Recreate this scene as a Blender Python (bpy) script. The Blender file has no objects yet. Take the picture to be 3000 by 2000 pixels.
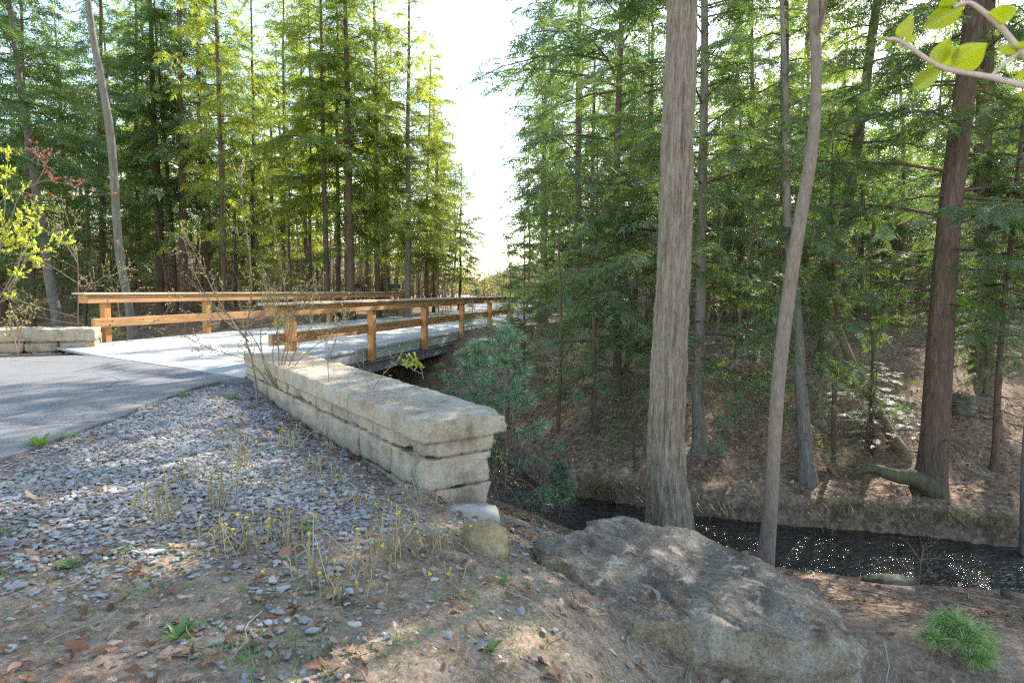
import bpy, bmesh, math, random
import numpy as np
from mathutils import Vector, Matrix, Quaternion
R = math.radians
C = bpy.context.scene.collection
sc = bpy.context.scene
rng = np.random.default_rng(7)
random.seed(7)

# ------------------------------------------------------------------ camera, sky, sun, exposure
EYE = 1.40
F = 1800.0                       # focal length in pixels of the 3000 px wide photograph
cam_d = bpy.data.cameras.new('camera'); cam = bpy.data.objects.new('camera', cam_d); C.objects.link(cam)
cam_d.sensor_width = 36.0; cam_d.lens = 36.0 * F / 3000.0
cam_d.clip_start = 0.05; cam_d.clip_end = 2000
cam_d.dof.use_dof = True; cam_d.dof.focus_distance = 8.0; cam_d.dof.aperture_fstop = 7.0
CM = (Matrix.Rotation(R(90 - 4.92), 3, 'X') @ Matrix.Rotation(R(0.8), 3, 'Z'))
cam.matrix_world = Matrix.Translation((0, 0, EYE)) @ CM.to_4x4()
sc.camera = cam
SUN_A = 57.0                     # degrees from +X towards +Y
SUN_E = 34.0
w = bpy.data.worlds.new('World'); sc.world = w; w.use_nodes = True
nt = w.node_tree; nt.nodes.clear()
sky = nt.nodes.new('ShaderNodeTexSky'); sky.sky_type = 'NISHITA'; sky.sun_disc = False
sky.sun_elevation = R(SUN_E); sky.sun_rotation = R(90 - SUN_A); sky.dust_density = 0.4; sky.air_density = 1.0
bg = nt.nodes.new('ShaderNodeBackground'); bg.inputs[1].default_value = 0.15
out = nt.nodes.new('ShaderNodeOutputWorld')
tint = nt.nodes.new('ShaderNodeMix'); tint.data_type = 'RGBA'; tint.blend_type = 'MULTIPLY'; tint.inputs[0].default_value = 1.0
tint.inputs[7].default_value = (1.09, 1.0, .85, 1)      # warms the blue sky light, standing in for a white balance
nt.links.new(sky.outputs[0], tint.inputs[6]); nt.links.new(tint.outputs[2], bg.inputs[0]); nt.links.new(bg.outputs[0], out.inputs[0])
sun_d = bpy.data.lights.new('sun', 'SUN'); sun_d.energy = 3.6; sun_d.angle = R(0.55); sun_d.color = (1.0, 0.93, 0.82)
sun = bpy.data.objects.new('sun', sun_d); C.objects.link(sun)
SD = Vector((math.cos(R(SUN_E)) * math.cos(R(SUN_A)), math.cos(R(SUN_E)) * math.sin(R(SUN_A)), math.sin(R(SUN_E))))
sun.rotation_euler = SD.to_track_quat('Z', 'Y').to_euler(); sun.location = SD * 60
sc.view_settings.view_transform = 'Standard'; sc.view_settings.look = 'None'
sc.view_settings.exposure = 2.2; sc.view_settings.gamma = 1
sc.cycles.use_denoising = False; sc.cycles.pixel_filter_type = 'BLACKMAN_HARRIS'; sc.cycles.filter_width = 1.3
sc.cycles.max_bounces = 8; sc.cycles.diffuse_bounces = 5; sc.cycles.transmission_bounces = 6
sc.cycles.glossy_bounces = 3; sc.cycles.sample_clamp_indirect = 3.0

# ------------------------------------------------------------------ pixel helpers (3000 x 2000 photo pixels -> world)
def ray(px, py):
    return CM @ Vector(((px - 1500) / F, -(py - 1000) / F, -1.0))
def at(px, py, D):
    d = ray(px, py); return Vector((0, 0, EYE)) + d * (D / d.y)
def atz(px, py, z):
    d = ray(px, py); return Vector((0, 0, EYE)) + d * ((z - EYE) / d.z)
def atp(px, py, a, b, c):        # plane z = a + b x + c y
    d = ray(px, py); t = (a - EYE) / (d.z - b * d.x - c * d.y)
    return Vector((0, 0, EYE)) + d * t

# ------------------------------------------------------------------ noise
def _hash(ix, iy, iz, s):
    n = (ix.astype(np.int64) * 374761393 + iy.astype(np.int64) * 668265263 + iz.astype(np.int64) * 2147483647 + s * 974634777) & 0xffffffff
    n = ((n ^ (n >> 13)) * 1274126177) & 0xffffffff
    n = n ^ (n >> 16)
    return (n & 0xffff) / 65535.0
def vnoise(p, s=0):              # value noise in -1..1, p (n,3)
    p = np.asarray(p, float); i = np.floor(p); f = p - i; f = f * f * (3 - 2 * f)
    ix, iy, iz = i[:, 0], i[:, 1], i[:, 2]; r = 0
    for a in (0, 1):
        for b in (0, 1):
            for c in (0, 1):
                wgt = (f[:, 0] if a else 1 - f[:, 0]) * (f[:, 1] if b else 1 - f[:, 1]) * (f[:, 2] if c else 1 - f[:, 2])
                r = r + wgt * _hash(ix + a, iy + b, iz + c, s)
    return r * 2 - 1
def fbm(p, o=4, s=0):
    p = np.asarray(p, float); r = 0; a = 1; t = 0
    for k in range(o):
        r = r + a * vnoise(p * 2 ** k, s + k); t += a; a *= .5
    return r / t

# ------------------------------------------------------------------ mesh helpers
def quads(V, Fq, name='m', mats=(), smooth=False, midx=None):
    V = np.asarray(V, np.float32).reshape(-1, 3); Fq = np.asarray(Fq, np.int32)
    k = Fq.shape[1]; n = len(Fq)
    me = bpy.data.meshes.new(name)
    me.vertices.add(len(V)); me.vertices.foreach_set('co', V.ravel())
    me.loops.add(n * k); me.loops.foreach_set('vertex_index', Fq.ravel())
    me.polygons.add(n); me.polygons.foreach_set('loop_start', np.arange(n, dtype=np.int32) * k)
    me.polygons.foreach_set('use_smooth', np.full(n, smooth, dtype=bool))
    if midx is not None: me.polygons.foreach_set('material_index', np.asarray(midx, np.int32))
    for m in mats: me.materials.append(m)
    me.update(calc_edges=True)
    return me
def leafquads(Q, name, mats, smooth=False):       # Q (n,4,3) loose quads
    Q = np.asarray(Q, np.float32); n = len(Q)
    return quads(Q.reshape(-1, 3), np.arange(n * 4).reshape(n, 4), name, mats, smooth)
class MB:
    """collects tubes and strips as quads"""
    def __init__(s): s.V = []; s.F = []; s.n = 0
    def add(s, V, Fq):
        V = np.asarray(V, float).reshape(-1, 3); s.V.append(V); s.F.append(np.asarray(Fq, int) + s.n); s.n += len(V)
    def tube(s, P, r, seg=6, cap=True, prof=None):
        P = np.asarray(P, float); n = len(P); r = np.broadcast_to(np.asarray(r, float), (n,))
        T = np.gradient(P, axis=0); T /= np.linalg.norm(T, axis=1)[:, None] + 1e-9
        up = np.array([0, 0, 1.0]) if abs(T[0, 2]) < .8 else np.array([1.0, 0, 0])
        X = np.cross(np.broadcast_to(up, T.shape), T); X /= np.linalg.norm(X, axis=1)[:, None] + 1e-9
        Y = np.cross(T, X)
        a = np.linspace(0, 2 * np.pi, seg, endpoint=False)
        rr = r[:, None] * np.ones(seg)[None] if prof is None else r[:, None] * prof
        V = P[:, None] + rr[..., None] * (np.cos(a)[None, :, None] * X[:, None] + np.sin(a)[None, :, None] * Y[:, None])
        i = np.arange(n - 1)[:, None] * seg; j = np.arange(seg)[None]; j2 = (j + 1) % seg
        Fq = np.stack([i + j, i + j2, i + seg + j2, i + seg + j], -1).reshape(-1, 4)
        V = V.reshape(-1, 3)
        if cap and seg >= 4 and seg % 2 == 0:
            ex = []
            for b in (0, (n - 1) * seg):
                for k in range(seg // 2 - 1):
                    ex.append([b + k, b + k + 1, b + seg - 2 - k, b + seg - 1 - k])
            Fq = np.vstack([Fq, np.array(ex)])
        s.add(V, Fq)
    def box(s, lo, hi, M=None):
        lo = np.array(lo, float); hi = np.array(hi, float)
        V = np.array([[x, y, z] for x in (lo[0], hi[0]) for y in (lo[1], hi[1]) for z in (lo[2], hi[2])])
        if M is not None: V = np.array([tuple(M @ Vector(v)) for v in V])
        s.add(V, [[0, 1, 3, 2], [4, 6, 7, 5], [0, 4, 5, 1], [2, 3, 7, 6], [0, 2, 6, 4], [1, 5, 7, 3]])
    def quad(s, a, b, c, d): s.add([a, b, c, d], [[0, 1, 2, 3]])
    def build(s, name, mat, parent=None, smooth=True, bevel=0, loc=None):
        me = quads(np.vstack(s.V), np.vstack(s.F), name, [mat] if not isinstance(mat, (list, tuple)) else mat, smooth)
        if bevel:
            bm = bmesh.new(); bm.from_mesh(me)
            bmesh.ops.bevel(bm, geom=bm.edges[:], offset=bevel, segments=2, affect='EDGES', profile=.6)
            bm.to_mesh(me); bm.free()
        return link(name, me, parent, loc)
def link(name, me, parent=None, loc=None):
    o = bpy.data.objects.new(name, me); C.objects.link(o)
    if parent is not None: o.parent = parent
    if loc is not None: o.location = loc
    return o
def tag(o, label=None, cat=None, group=None, kind=None):
    if label: o['label'] = label
    if cat: o['category'] = cat
    if group: o['group'] = group
    if kind: o['kind'] = kind
    return o
def empty(name, loc, label, cat, group=None, rot=None):
    o = bpy.data.objects.new(name, None); C.objects.link(o); o.location = loc; o.empty_display_size = .1
    if rot is not None: o.rotation_euler = rot
    return tag(o, label, cat, group)

# ------------------------------------------------------------------ materials
def mat(name):
    m = bpy.data.materials.new(name); m.use_nodes = True
    t = m.node_tree; t.nodes.clear()
    o = t.nodes.new('ShaderNodeOutputMaterial')
    return m, t, o
class N:
    """tiny node graph helper"""
    def __init__(s, t): s.t = t
    def n(s, ty, **kw):
        nd = s.t.nodes.new(ty)
        for k, v in kw.items(): setattr(nd, k, v)
        return nd
    def l(s, a, b): s.t.links.new(a, b)
    def coord(s, kind='Object', scale=(1, 1, 1)):
        c = s.n('ShaderNodeTexCoord'); mp = s.n('ShaderNodeMapping'); mp.inputs['Scale'].default_value = scale
        s.l(c.outputs[kind], mp.inputs[0]); return mp.outputs[0]
    def noise(s, v, scale, detail=5, rough=.6, dist=0):
        x = s.n('ShaderNodeTexNoise'); x.inputs['Scale'].default_value = scale; x.inputs['Detail'].default_value = detail
        x.inputs['Roughness'].default_value = rough; x.inputs['Distortion'].default_value = dist
        s.l(v, x.inputs['Vector']); return x.outputs['Fac']
    def vor(s, v, scale, feat='F1', outn='Distance', rand=1):
        x = s.n('ShaderNodeTexVoronoi', feature=feat); x.inputs['Scale'].default_value = scale; x.inputs['Randomness'].default_value = rand
        s.l(v, x.inputs['Vector']); return x.outputs[outn]
    def ramp(s, fac, stops, interp='LINEAR'):
        x = s.n('ShaderNodeValToRGB'); e = x.color_ramp.elements; x.color_ramp.interpolation = interp
        while len(e) > 1: e.remove(e[-1])
        e[0].position = stops[0][0]; e[0].color = (*stops[0][1], 1)
        for p, c in stops[1:]:
            q = e.new(p); q.color = (*c, 1)
        s.l(fac, x.inputs[0]); return x.outputs[0]
    def mix(s, fac, a, b, mode='MIX'):
        x = s.n('ShaderNodeMix', data_type='RGBA', blend_type=mode)
        for sock, val in ((x.inputs[0], fac), (x.inputs[6], a), (x.inputs[7], b)):
            if hasattr(val, 'is_linked'): s.l(val, sock)
            elif isinstance(val, tuple): sock.default_value = (*val, 1)
            else: sock.default_value = val
        return x.outputs[2]
    def math(s, op, a, b=0.0, clamp=False):
        x = s.n('ShaderNodeMath', operation=op); x.use_clamp = clamp
        for sock, val in ((x.inputs[0], a), (x.inputs[1], b)):
            if hasattr(val, 'is_linked'): s.l(val, sock)
            else: sock.default_value = val
        return x.outputs[0]
    def bump(s, h, strength=.5, dist=.02):
        x = s.n('ShaderNodeBump'); x.inputs['Strength'].default_value = strength; x.inputs['Distance'].default_value = dist
        s.l(h, x.inputs['Height']); return x.outputs[0]
    def princ(s, out, col, rough=.8, normal=None, spec=.3, metal=0):
        p = s.n('ShaderNodeBsdfPrincipled')
        if isinstance(col, tuple): p.inputs['Base Color'].default_value = (*col, 1)
        else: s.l(col, p.inputs['Base Color'])
        if hasattr(rough, 'is_linked'): s.l(rough, p.inputs['Roughness'])
        else: p.inputs['Roughness'].default_value = rough
        p.inputs['Specular IOR Level'].default_value = spec; p.inputs['Metallic'].default_value = metal
        if normal is not None: s.l(normal, p.inputs['Normal'])
        s.l(p.outputs[0], out.inputs[0]); return p
def foliage(name, ramp, trans, tf=.5, gloss=.05, rough=.35, clump=1.2):
    m, t, o = mat(name); g = N(t)
    geo = g.n('ShaderNodeNewGeometry'); oi = g.n('ShaderNodeObjectInfo')
    c = g.coord('Object')
    nz = g.noise(c, clump, 3)
    f = g.math('ADD', g.math('MULTIPLY', geo.outputs['Random Per Island'], .45), g.math('MULTIPLY', nz, .55))
    f = g.math('ADD', f, g.math('MULTIPLY', g.math('SUBTRACT', oi.outputs['Random'], .5), .25), True)
    col = g.ramp(f, ramp); tc = g.ramp(f, trans)
    d = g.n('ShaderNodeBsdfDiffuse'); g.l(col, d.inputs[0])
    tr = g.n('ShaderNodeBsdfTranslucent'); g.l(tc, tr.inputs[0])
    a = g.n('ShaderNodeMixShader'); a.inputs[0].default_value = tf; g.l(d.outputs[0], a.inputs[1]); g.l(tr.outputs[0], a.inputs[2])
    gl = g.n('ShaderNodeBsdfGlossy'); gl.inputs['Roughness'].default_value = rough; gl.inputs[0].default_value = (1, 1, 1, 1)
    b = g.n('ShaderNodeMixShader'); b.inputs[0].default_value = gloss; g.l(a.outputs[0], b.inputs[1]); g.l(gl.outputs[0], b.inputs[2])
    g.l(b.outputs[0], o.inputs[0]); return m
def island(name, stops, rough=.8, noise=None, spec=.3, trans=0):
    m, t, o = mat(name); g = N(t); geo = g.n('ShaderNodeNewGeometry')
    col = g.ramp(geo.outputs['Random Per Island'], stops)
    if noise:
        col = g.mix(noise[1], col, g.ramp(g.noise(g.coord('Object'), noise[0], 4), [(.3, (.3, .3, .3)), (.7, (1, 1, 1))]), 'MULTIPLY')
    p = g.princ(o, col, rough, None, spec)
    if trans:
        tr = g.n('ShaderNodeBsdfTranslucent'); g.l(col, tr.inputs[0]); mx = g.n('ShaderNodeMixShader'); mx.inputs[0].default_value = trans
        g.l(p.outputs[0], mx.inputs[1]); g.l(tr.outputs[0], mx.inputs[2]); g.l(mx.outputs[0], o.inputs[0])
    return m
def bark(name, c0, c1, c2, sx=14, sz=2.2, bump=.8, moss=0, dist=.02):
    m, t, o = mat(name); g = N(t)
    v = g.coord('Object', (sx, sx, sz))
    a = g.noise(v, 1.0, 6, .65, .6); b = g.vor(v, 1.3, 'DISTANCE_TO_EDGE')
    h = g.math('ADD', a, g.math('MULTIPLY', b, .6))
    col = g.ramp(h, [(.3, c0), (.55, c1), (.85, c2)])
    bl = g.noise(g.coord('Object', (3, 3, 1.2)), 1.6, 5)
    col = g.mix(g.math('MULTIPLY', bl, .7), col, g.mix(.5, c1, c2), 'MIX')
    if moss:
        mz = g.noise(g.coord('Object', (2, 2, 1.5)), 2.0, 6, .7)
        mf = g.ramp(mz, [(.52, (0, 0, 0)), (.66, (moss, moss, moss))])
        col = g.mix(mf, col, (.10, .13, .035))
    oi = g.n('ShaderNodeObjectInfo')
    col = g.mix(.35, col, g.ramp(oi.outputs['Random'], [(0, (.55, .52, .5)), (1, (1, .95, .9))]), 'MULTIPLY')
    g.princ(o, col, .9, g.bump(h, bump, dist), .15); return m

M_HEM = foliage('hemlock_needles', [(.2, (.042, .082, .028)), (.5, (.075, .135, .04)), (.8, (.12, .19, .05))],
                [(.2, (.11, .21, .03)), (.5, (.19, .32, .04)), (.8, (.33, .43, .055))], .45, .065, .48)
M_HEMY = foliage('sun_tinted_hemlock_needles', [(.2, (.06, .10, .022)), (.5, (.11, .155, .03)), (.8, (.17, .20, .035))],
                 [(.2, (.26, .37, .03)), (.5, (.44, .53, .045)), (.8, (.62, .65, .06))], .55, .05, .45)  # yellower, brighter needle copy: the sunlit look is put into the colour
M_HEMB = foliage('cool_hemlock_needles', [(.2, (.052, .095, .038)), (.5, (.092, .15, .052)), (.8, (.14, .20, .065))],
                 [(.2, (.10, .19, .035)), (.5, (.17, .28, .045)), (.8, (.29, .39, .06))], .45, .055, .5)  # cooler green copy of the hemlock needles
M_PINE = foliage('pine_needles', [(.2, (.09, .16, .09)), (.5, (.14, .24, .13)), (.8, (.2, .3, .16))],
                 [(.2, (.08, .16, .06)), (.5, (.12, .22, .08)), (.8, (.2, .28, .1))], .35, .07, .4)
M_PINEL = foliage('brightened_pine_needles', [(.2, (.13, .22, .06)), (.5, (.2, .32, .09)), (.8, (.28, .4, .12))],
                 [(.2, (.12, .22, .05)), (.5, (.2, .32, .07)), (.8, (.28, .4, .1))], .35, .07, .4)  # lighter needle copy, colour raised because its seedling stands in shade
M_FAR = foliage('far_foliage', [(.2, (.05, .09, .025)), (.5, (.09, .14, .035)), (.8, (.14, .18, .05))],
                [(.2, (.2, .3, .04)), (.5, (.32, .42, .06)), (.8, (.46, .50, .09))], .52, .05, .4, .25)
M_BUD = foliage('spring_buds', [(.2, (.35, .40, .05)), (.8, (.55, .52, .08))], [(.2, (.55, .65, .05)), (.8, (.8, .8, .1))], .5, .04)
M_PALEBUD = foliage('pale_buds', [(.2, (.30, .26, .12)), (.8, (.48, .42, .2))], [(.2, (.35, .34, .1)), (.8, (.5, .45, .15))], .4, .04)
M_REDBUD = foliage('red_buds', [(.2, (.30, .09, .08)), (.8, (.5, .2, .17))], [(.2, (.4, .1, .08)), (.8, (.5, .2, .16))], .35, .05)
M_WEED = foliage('weed_leaves', [(.2, (.06, .15, .02)), (.8, (.16, .28, .04))], [(.2, (.14, .30, .02)), (.8, (.3, .45, .04))], .4, .05)
M_LEAFY = foliage('young_leaves', [(.2, (.14, .23, .01)), (.8, (.26, .28, .015))], [(.2, (.36, .50, .01)), (.8, (.60, .58, .02))], .6, .03)
B_HEM = bark('hemlock_bark', (.038, .026, .02), (.115, .076, .057), (.21, .15, .118), 18, 3.6, 1.0, 0, .03)
B_GREY = bark('grey_bark', (.05, .043, .037), (.145, .125, .108), (.26, .235, .21), 16, 3.0, .7, .5)
B_ASH = bark('furrowed_bark', (.055, .042, .033), (.205, .162, .127), (.36, .30, .245), 30, 3.4, 1.0, .35, .03)
B_SLIM = bark('smooth_bark', (.08, .06, .05), (.20, .152, .125), (.29, .235, .20), 22, 7.0, .4, .2, .006)
B_MOSS = bark('mossy_bark', (.035, .035, .02), (.09, .085, .05), (.17, .15, .10), 14, 3.0, .7, .9)
B_TWIG = bark('twig_bark', (.10, .07, .055), (.22, .16, .12), (.33, .26, .2), 40, 10, .3, 0, .003)
B_DEAD = bark('dead_wood', (.06, .04, .03), (.20, .14, .095), (.36, .27, .19), 18, 3.0, .7, .3)
def soil():
    m, t, o = mat('soil'); g = N(t)
    v = g.coord('Object')
    big = g.noise(v, .9, 5); fine = g.noise(v, 38, 6, .75); mid = g.noise(v, 7, 5, .65)
    col = g.ramp(fine, [(.3, (.095, .065, .048)), (.5, (.215, .155, .113)), (.68, (.37, .295, .225))])
    col = g.mix(g.ramp(mid, [(.42, (0, 0, 0)), (.62, (.75, .75, .75))]), col, g.ramp(fine, [(.3, (.185, .14, .10)), (.7, (.45, .36, .275))]))
    moss = g.ramp(g.noise(v, 2.3, 6, .7), [(.57, (0, 0, 0)), (.68, (.6, .6, .6))])
    col = g.mix(moss, col, g.ramp(fine, [(.3, (.05, .06, .015)), (.7, (.16, .17, .045))]))
    # leaf litter: crowded random flakes
    vo = g.n('ShaderNodeTexVoronoi'); vo.inputs['Scale'].default_value = 17; g.l(g.n('ShaderNodeTexCoord').outputs['Object'], vo.inputs['Vector'])
    lit = g.ramp(vo.outputs['Color'], [(0, (.09, .055, .038)), (.4, (.20, .125, .082)), (.7, (.30, .205, .145)), (1, (.40, .31, .24))])
    lit = g.mix(.5, lit, g.ramp(fine, [(.3, (.35, .35, .35)), (.65, (1, 1, 1))]), 'MULTIPLY')
    at_ = g.n('ShaderNodeAttribute'); at_.attribute_name = 'litter'
    col = g.mix(at_.outputs['Fac'], col, lit)
    h = g.math('ADD', g.math('MULTIPLY', fine, .5), g.math('MULTIPLY', g.math('SUBTRACT', 1.0, vo.outputs['Distance']), .6))
    g.princ(o, col, .95, g.bump(h, .9, .03), .1); return m
M_SOIL = soil()
def asphalt():
    m, t, o = mat('asphalt'); g = N(t); v = g.coord('Object')
    f = g.noise(v, 160, 3, .8); b = g.noise(v, 1.1, 5)
    col = g.ramp(f, [(.3, (.10, .10, .106)), (.55, (.17, .17, .176)), (.8, (.32, .315, .31))])
    col = g.mix(.5, col, g.ramp(b, [(.3, (.72, .72, .74)), (.7, (1, 1, 1))]), 'MULTIPLY')
    cr = g.vor(g.coord('Object', (.55, .55, .55)), 1.0, 'DISTANCE_TO_EDGE'); wob = g.noise(v, 6, 4)
    ck = g.ramp(g.math('ADD', cr, g.math('MULTIPLY', g.math('SUBTRACT', wob, .5), .03)), [(.004, (.45, .45, .45)), (.012, (1, 1, 1))])
    col = g.mix(.8, col, ck, 'MULTIPLY')
    ag = g.noise(v, 75, 2, .6); col = g.mix(g.ramp(ag, [(.6, (0, 0, 0)), (.68, (.5, .5, .5))]), col, (.36, .355, .345))
    g.princ(o, col, .8, g.bump(f, .6, .008), .3); return m
def concrete(name, c, rough=.8):
    m, t, o = mat(name); g = N(t); v = g.coord('Object')
    f = g.noise(v, 60, 5, .7); b = g.noise(v, 1.3, 6, .6); s = g.noise(g.coord('Object', (6, 6, .7)), 1.5, 5)
    k = g.ramp(g.math('ADD', g.math('MULTIPLY', b, .6), g.math('MULTIPLY', s, .4)), [(.3, tuple(x * .7 for x in c)), (.62, c), (.85, tuple(min(x * 1.12, .8) for x in c))])
    k = g.mix(.4, k, g.ramp(f, [(.3, (.7, .7, .7)), (.6, (1, 1, 1))]), 'MULTIPLY')
    g.princ(o, k, rough, g.bump(f, .35, .004), .25); return m
M_ASPH = asphalt(); M_CONC = concrete('deck_concrete', (.42, .42, .41)); M_FASC = concrete('fascia_concrete', (.40, .40, .375)); M_FOOT = concrete('footing_concrete', (.34, .32, .285))
def timber():
    m, t, o = mat('timber'); g = N(t)
    v = g.coord('Object', (1.2, 26, 26)); a = g.noise(v, 1.0, 6, .6, .8); big = g.noise(g.coord('Object', (1.2, 4, 4)), 1.0, 3)
    col = g.ramp(a, [(.3, (.30, .14, .05)), (.5, (.46, .24, .095)), (.72, (.60, .36, .17))])
    col = g.mix(.7, col, g.ramp(big, [(.3, (.60, .54, .48)), (.7, (1, 1, 1))]), 'MULTIPLY')
    col = g.mix(g.ramp(g.noise(g.coord('Object', (.8, 9, 9)), 1.3, 5), [(.5, (0, 0, 0)), (.7, (.55, .55, .55))]), col, (.36, .29, .22))
    kn = g.vor(g.coord('Object', (1.1, 5, 5)), 1.0); kf = g.ramp(kn, [(.035, (1, 1, 1)), (.07, (0, 0, 0))])
    col = g.mix(kf, col, (.16, .065, .025))
    g.princ(o, col, .6, g.bump(a, .25, .004), .3); return m
def timber_v():
    m, t, o = mat('post_timber'); g = N(t)
    v = g.coord('Object', (26, 26, 1.2)); a = g.noise(v, 1.0, 6, .6, .8)
    col = g.ramp(a, [(.3, (.30, .125, .04)), (.5, (.47, .21, .07)), (.72, (.60, .31, .12))])
    g.princ(o, col, .6, g.bump(a, .25, .004), .3); return m
def weathered():
    m, t, o = mat('weathered_cap'); g = N(t)
    v = g.coord('Object', (1.2, 26, 26)); a = g.noise(v, 1.0, 6, .6, .8)
    col = g.ramp(a, [(.3, (.30, .22, .14)), (.5, (.45, .35, .24)), (.72, (.58, .50, .38))])
    g.princ(o, col, .7, g.bump(a, .3, .004), .25); return m
M_TIMB = timber(); M_POST = timber_v(); M_CAP = weathered()
def sandstone(name, c0, c1, c2, grey=.5, topdark=0):
    m, t, o = mat(name); g = N(t); v = g.coord('Object')
    a = g.noise(v, 2.2, 7, .65, .4); f = g.noise(v, 34, 6, .7); s = g.noise(g.coord('Object', (1.2, 1.2, 7)), 1.6, 5, .6, .5)
    k = g.math('ADD', g.math('MULTIPLY', a, .6), g.math('MULTIPLY', s, .4))
    col = g.ramp(k, [(.33, c0), (.5, c1), (.66, c2)])
    col = g.mix(g.ramp(g.noise(v, 1.3, 6, .7), [(.45, (0, 0, 0)), (.62, (grey, grey, grey))]), col, (.37, .34, .31))
    col = g.mix(.55, col, g.ramp(f, [(.3, (.55, .55, .55)), (.6, (1, 1, 1))]), 'MULTIPLY')
    oi = g.n('ShaderNodeObjectInfo')
    col = g.mix(.5, col, g.ramp(oi.outputs['Random'], [(0, (.58, .56, .54)), (.3, (1, .9, .76)), (.6, (.74, .73, .72)), (1, (1, .98, .94))]), 'MULTIPLY')
    st = g.noise(g.coord('Object', (1.5, 1.5, .8)), 2.4, 7, .75)
    col = g.mix(.75, col, g.ramp(st, [(.36, (.42, .40, .36)), (.52, (1, 1, 1))]), 'MULTIPLY')
    g.princ(o, col, .88, g.bump(g.math('ADD', f, g.math('MULTIPLY', a, 1.8)), .9, .02), .2); return m
M_STONE = sandstone('sandstone', (.36, .265, .18), (.49, .395, .29), (.54, .475, .395), .5)
M_CAPST = sandstone('capstone', (.36, .27, .185), (.49, .40, .30), (.54, .475, .395), .55)
def boulder_mat():
    m, t, o = mat('boulder_rock'); g = N(t); v = g.coord('Object')
    a = g.noise(v, 2.6, 8, .68, .5); f = g.noise(v, 40, 6, .75); li = g.noise(v, 8, 7, .75, .8)
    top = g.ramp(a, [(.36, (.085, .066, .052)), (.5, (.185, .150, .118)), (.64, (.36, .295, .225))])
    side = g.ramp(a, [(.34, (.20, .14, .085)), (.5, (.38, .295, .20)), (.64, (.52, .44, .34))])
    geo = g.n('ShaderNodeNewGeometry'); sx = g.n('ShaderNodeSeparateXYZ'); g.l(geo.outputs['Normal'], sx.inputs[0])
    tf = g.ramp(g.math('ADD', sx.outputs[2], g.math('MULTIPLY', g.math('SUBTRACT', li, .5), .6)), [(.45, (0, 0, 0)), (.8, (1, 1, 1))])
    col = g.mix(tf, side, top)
    lf = g.ramp(li, [(.54, (0, 0, 0)), (.62, (.85, .85, .85))]); col = g.mix(lf, col, (.42, .39, .335))
    mf = g.ramp(g.noise(v, 3.7, 6, .7), [(.6, (0, 0, 0)), (.72, (.7, .7, .7))]); col = g.mix(mf, col, (.17, .145, .06))
    sp = g.noise(v, 95, 4, .8)
    col = g.mix(.8, col, g.ramp(f, [(.36, (.38, .37, .36)), (.56, (1, 1, 1))]), 'MULTIPLY')
    col = g.mix(g.ramp(sp, [(.62, (0, 0, 0)), (.68, (.7, .7, .7))]), col, (.5, .48, .44))
    g.princ(o, col, .9, g.bump(g.math('ADD', f, g.math('MULTIPLY', li, 2)), .9, .025), .2); return m
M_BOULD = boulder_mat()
M_ROUND = sandstone('round_rock', (.26, .18, .09), (.38, .29, .17), (.45, .38, .27), .2)
M_GREYROCK = sandstone('mossy_rock', (.04, .05, .02), (.10, .11, .07), (.26, .26, .23), .3)
M_GRAV = island('gravel_stone', [(0, (.14, .13, .122)), (.12, (.23, .222, .216)), (.5, (.30, .293, .29)), (.86, (.39, .382, .375)), (.9, (.36, .29, .22)), (1, (.5, .47, .43))], .95, (30, .35), .08)
M_LITT = island('dry_leaf', [(0, (.11, .055, .03)), (.35, (.24, .12, .065)), (.6, (.33, .19, .115)), (.85, (.42, .29, .2)), (1, (.5, .40, .31))], .75, None, .25, .25)
M_STEM = island('coltsfoot_stem', [(0, (.17, .12, .07)), (.5, (.28, .23, .12)), (1, (.40, .35, .22))], .7)
M_FLOW = island('yellow_flower', [(0, (.75, .42, .01)), (1, (.85, .62, .02))], .6, None, .3, .3)
M_BUDH = island('coltsfoot_bud', [(0, (.26, .20, .07)), (1, (.42, .36, .12))], .7)
M_STICK = island('stick', [(0, (.15, .11, .08)), (.6, (.3, .25, .2)), (1, (.5, .42, .32))], .8)
def simple(name, col, rough=.5, metal=0, spec=.4):
    m, t, o = mat(name); g = N(t); f = g.noise(g.coord('Object'), 9, 4)
    g.princ(o, g.mix(.35, col, g.ramp(f, [(.3, (.7, .7, .7)), (.7, (1, 1, 1))]), 'MULTIPLY'), rough, None, spec, metal); return m
M_STEEL = simple('galvanised_steel', (.33, .34, .35), .5, .6); M_BOLT = simple('bolt_steel', (.10, .09, .085), .5, .7)
M_GIRD = simple('girder_steel', (.20, .205, .21), .6, .2)
M_BLACK = simple('black_paint', (.03, .03, .03), .5); M_TYRE = simple('tyre_rubber', (.06, .06, .06), .9)
M_CARP = simple('pale_car_paint', (.55, .58, .62), .3); M_GLASS = simple('car_glass', (.03, .04, .05), .1); M_GREENBOX = simple('dark_green_paint', (.05, .09, .06), .5)
M_RED = simple('tail_lamp_red', (.4, .03, .02), .3)
def water_mat():
    m, t, o = mat('stream_water'); g = N(t)
    a = g.noise(g.coord('Object', (3.5, 8, 1)), 1.0, 3, .55, 1.2); b = g.noise(g.coord('Object', (9, 21, 1)), 1.0, 2, .5, .8)
    h = g.math('ADD', g.math('MULTIPLY', a, 1.0), g.math('MULTIPLY', b, .3))
    g.princ(o, (.012, .011, .009), .08, g.bump(h, 1.0, .10), .6); return m
M_WATER = water_mat()

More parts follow.
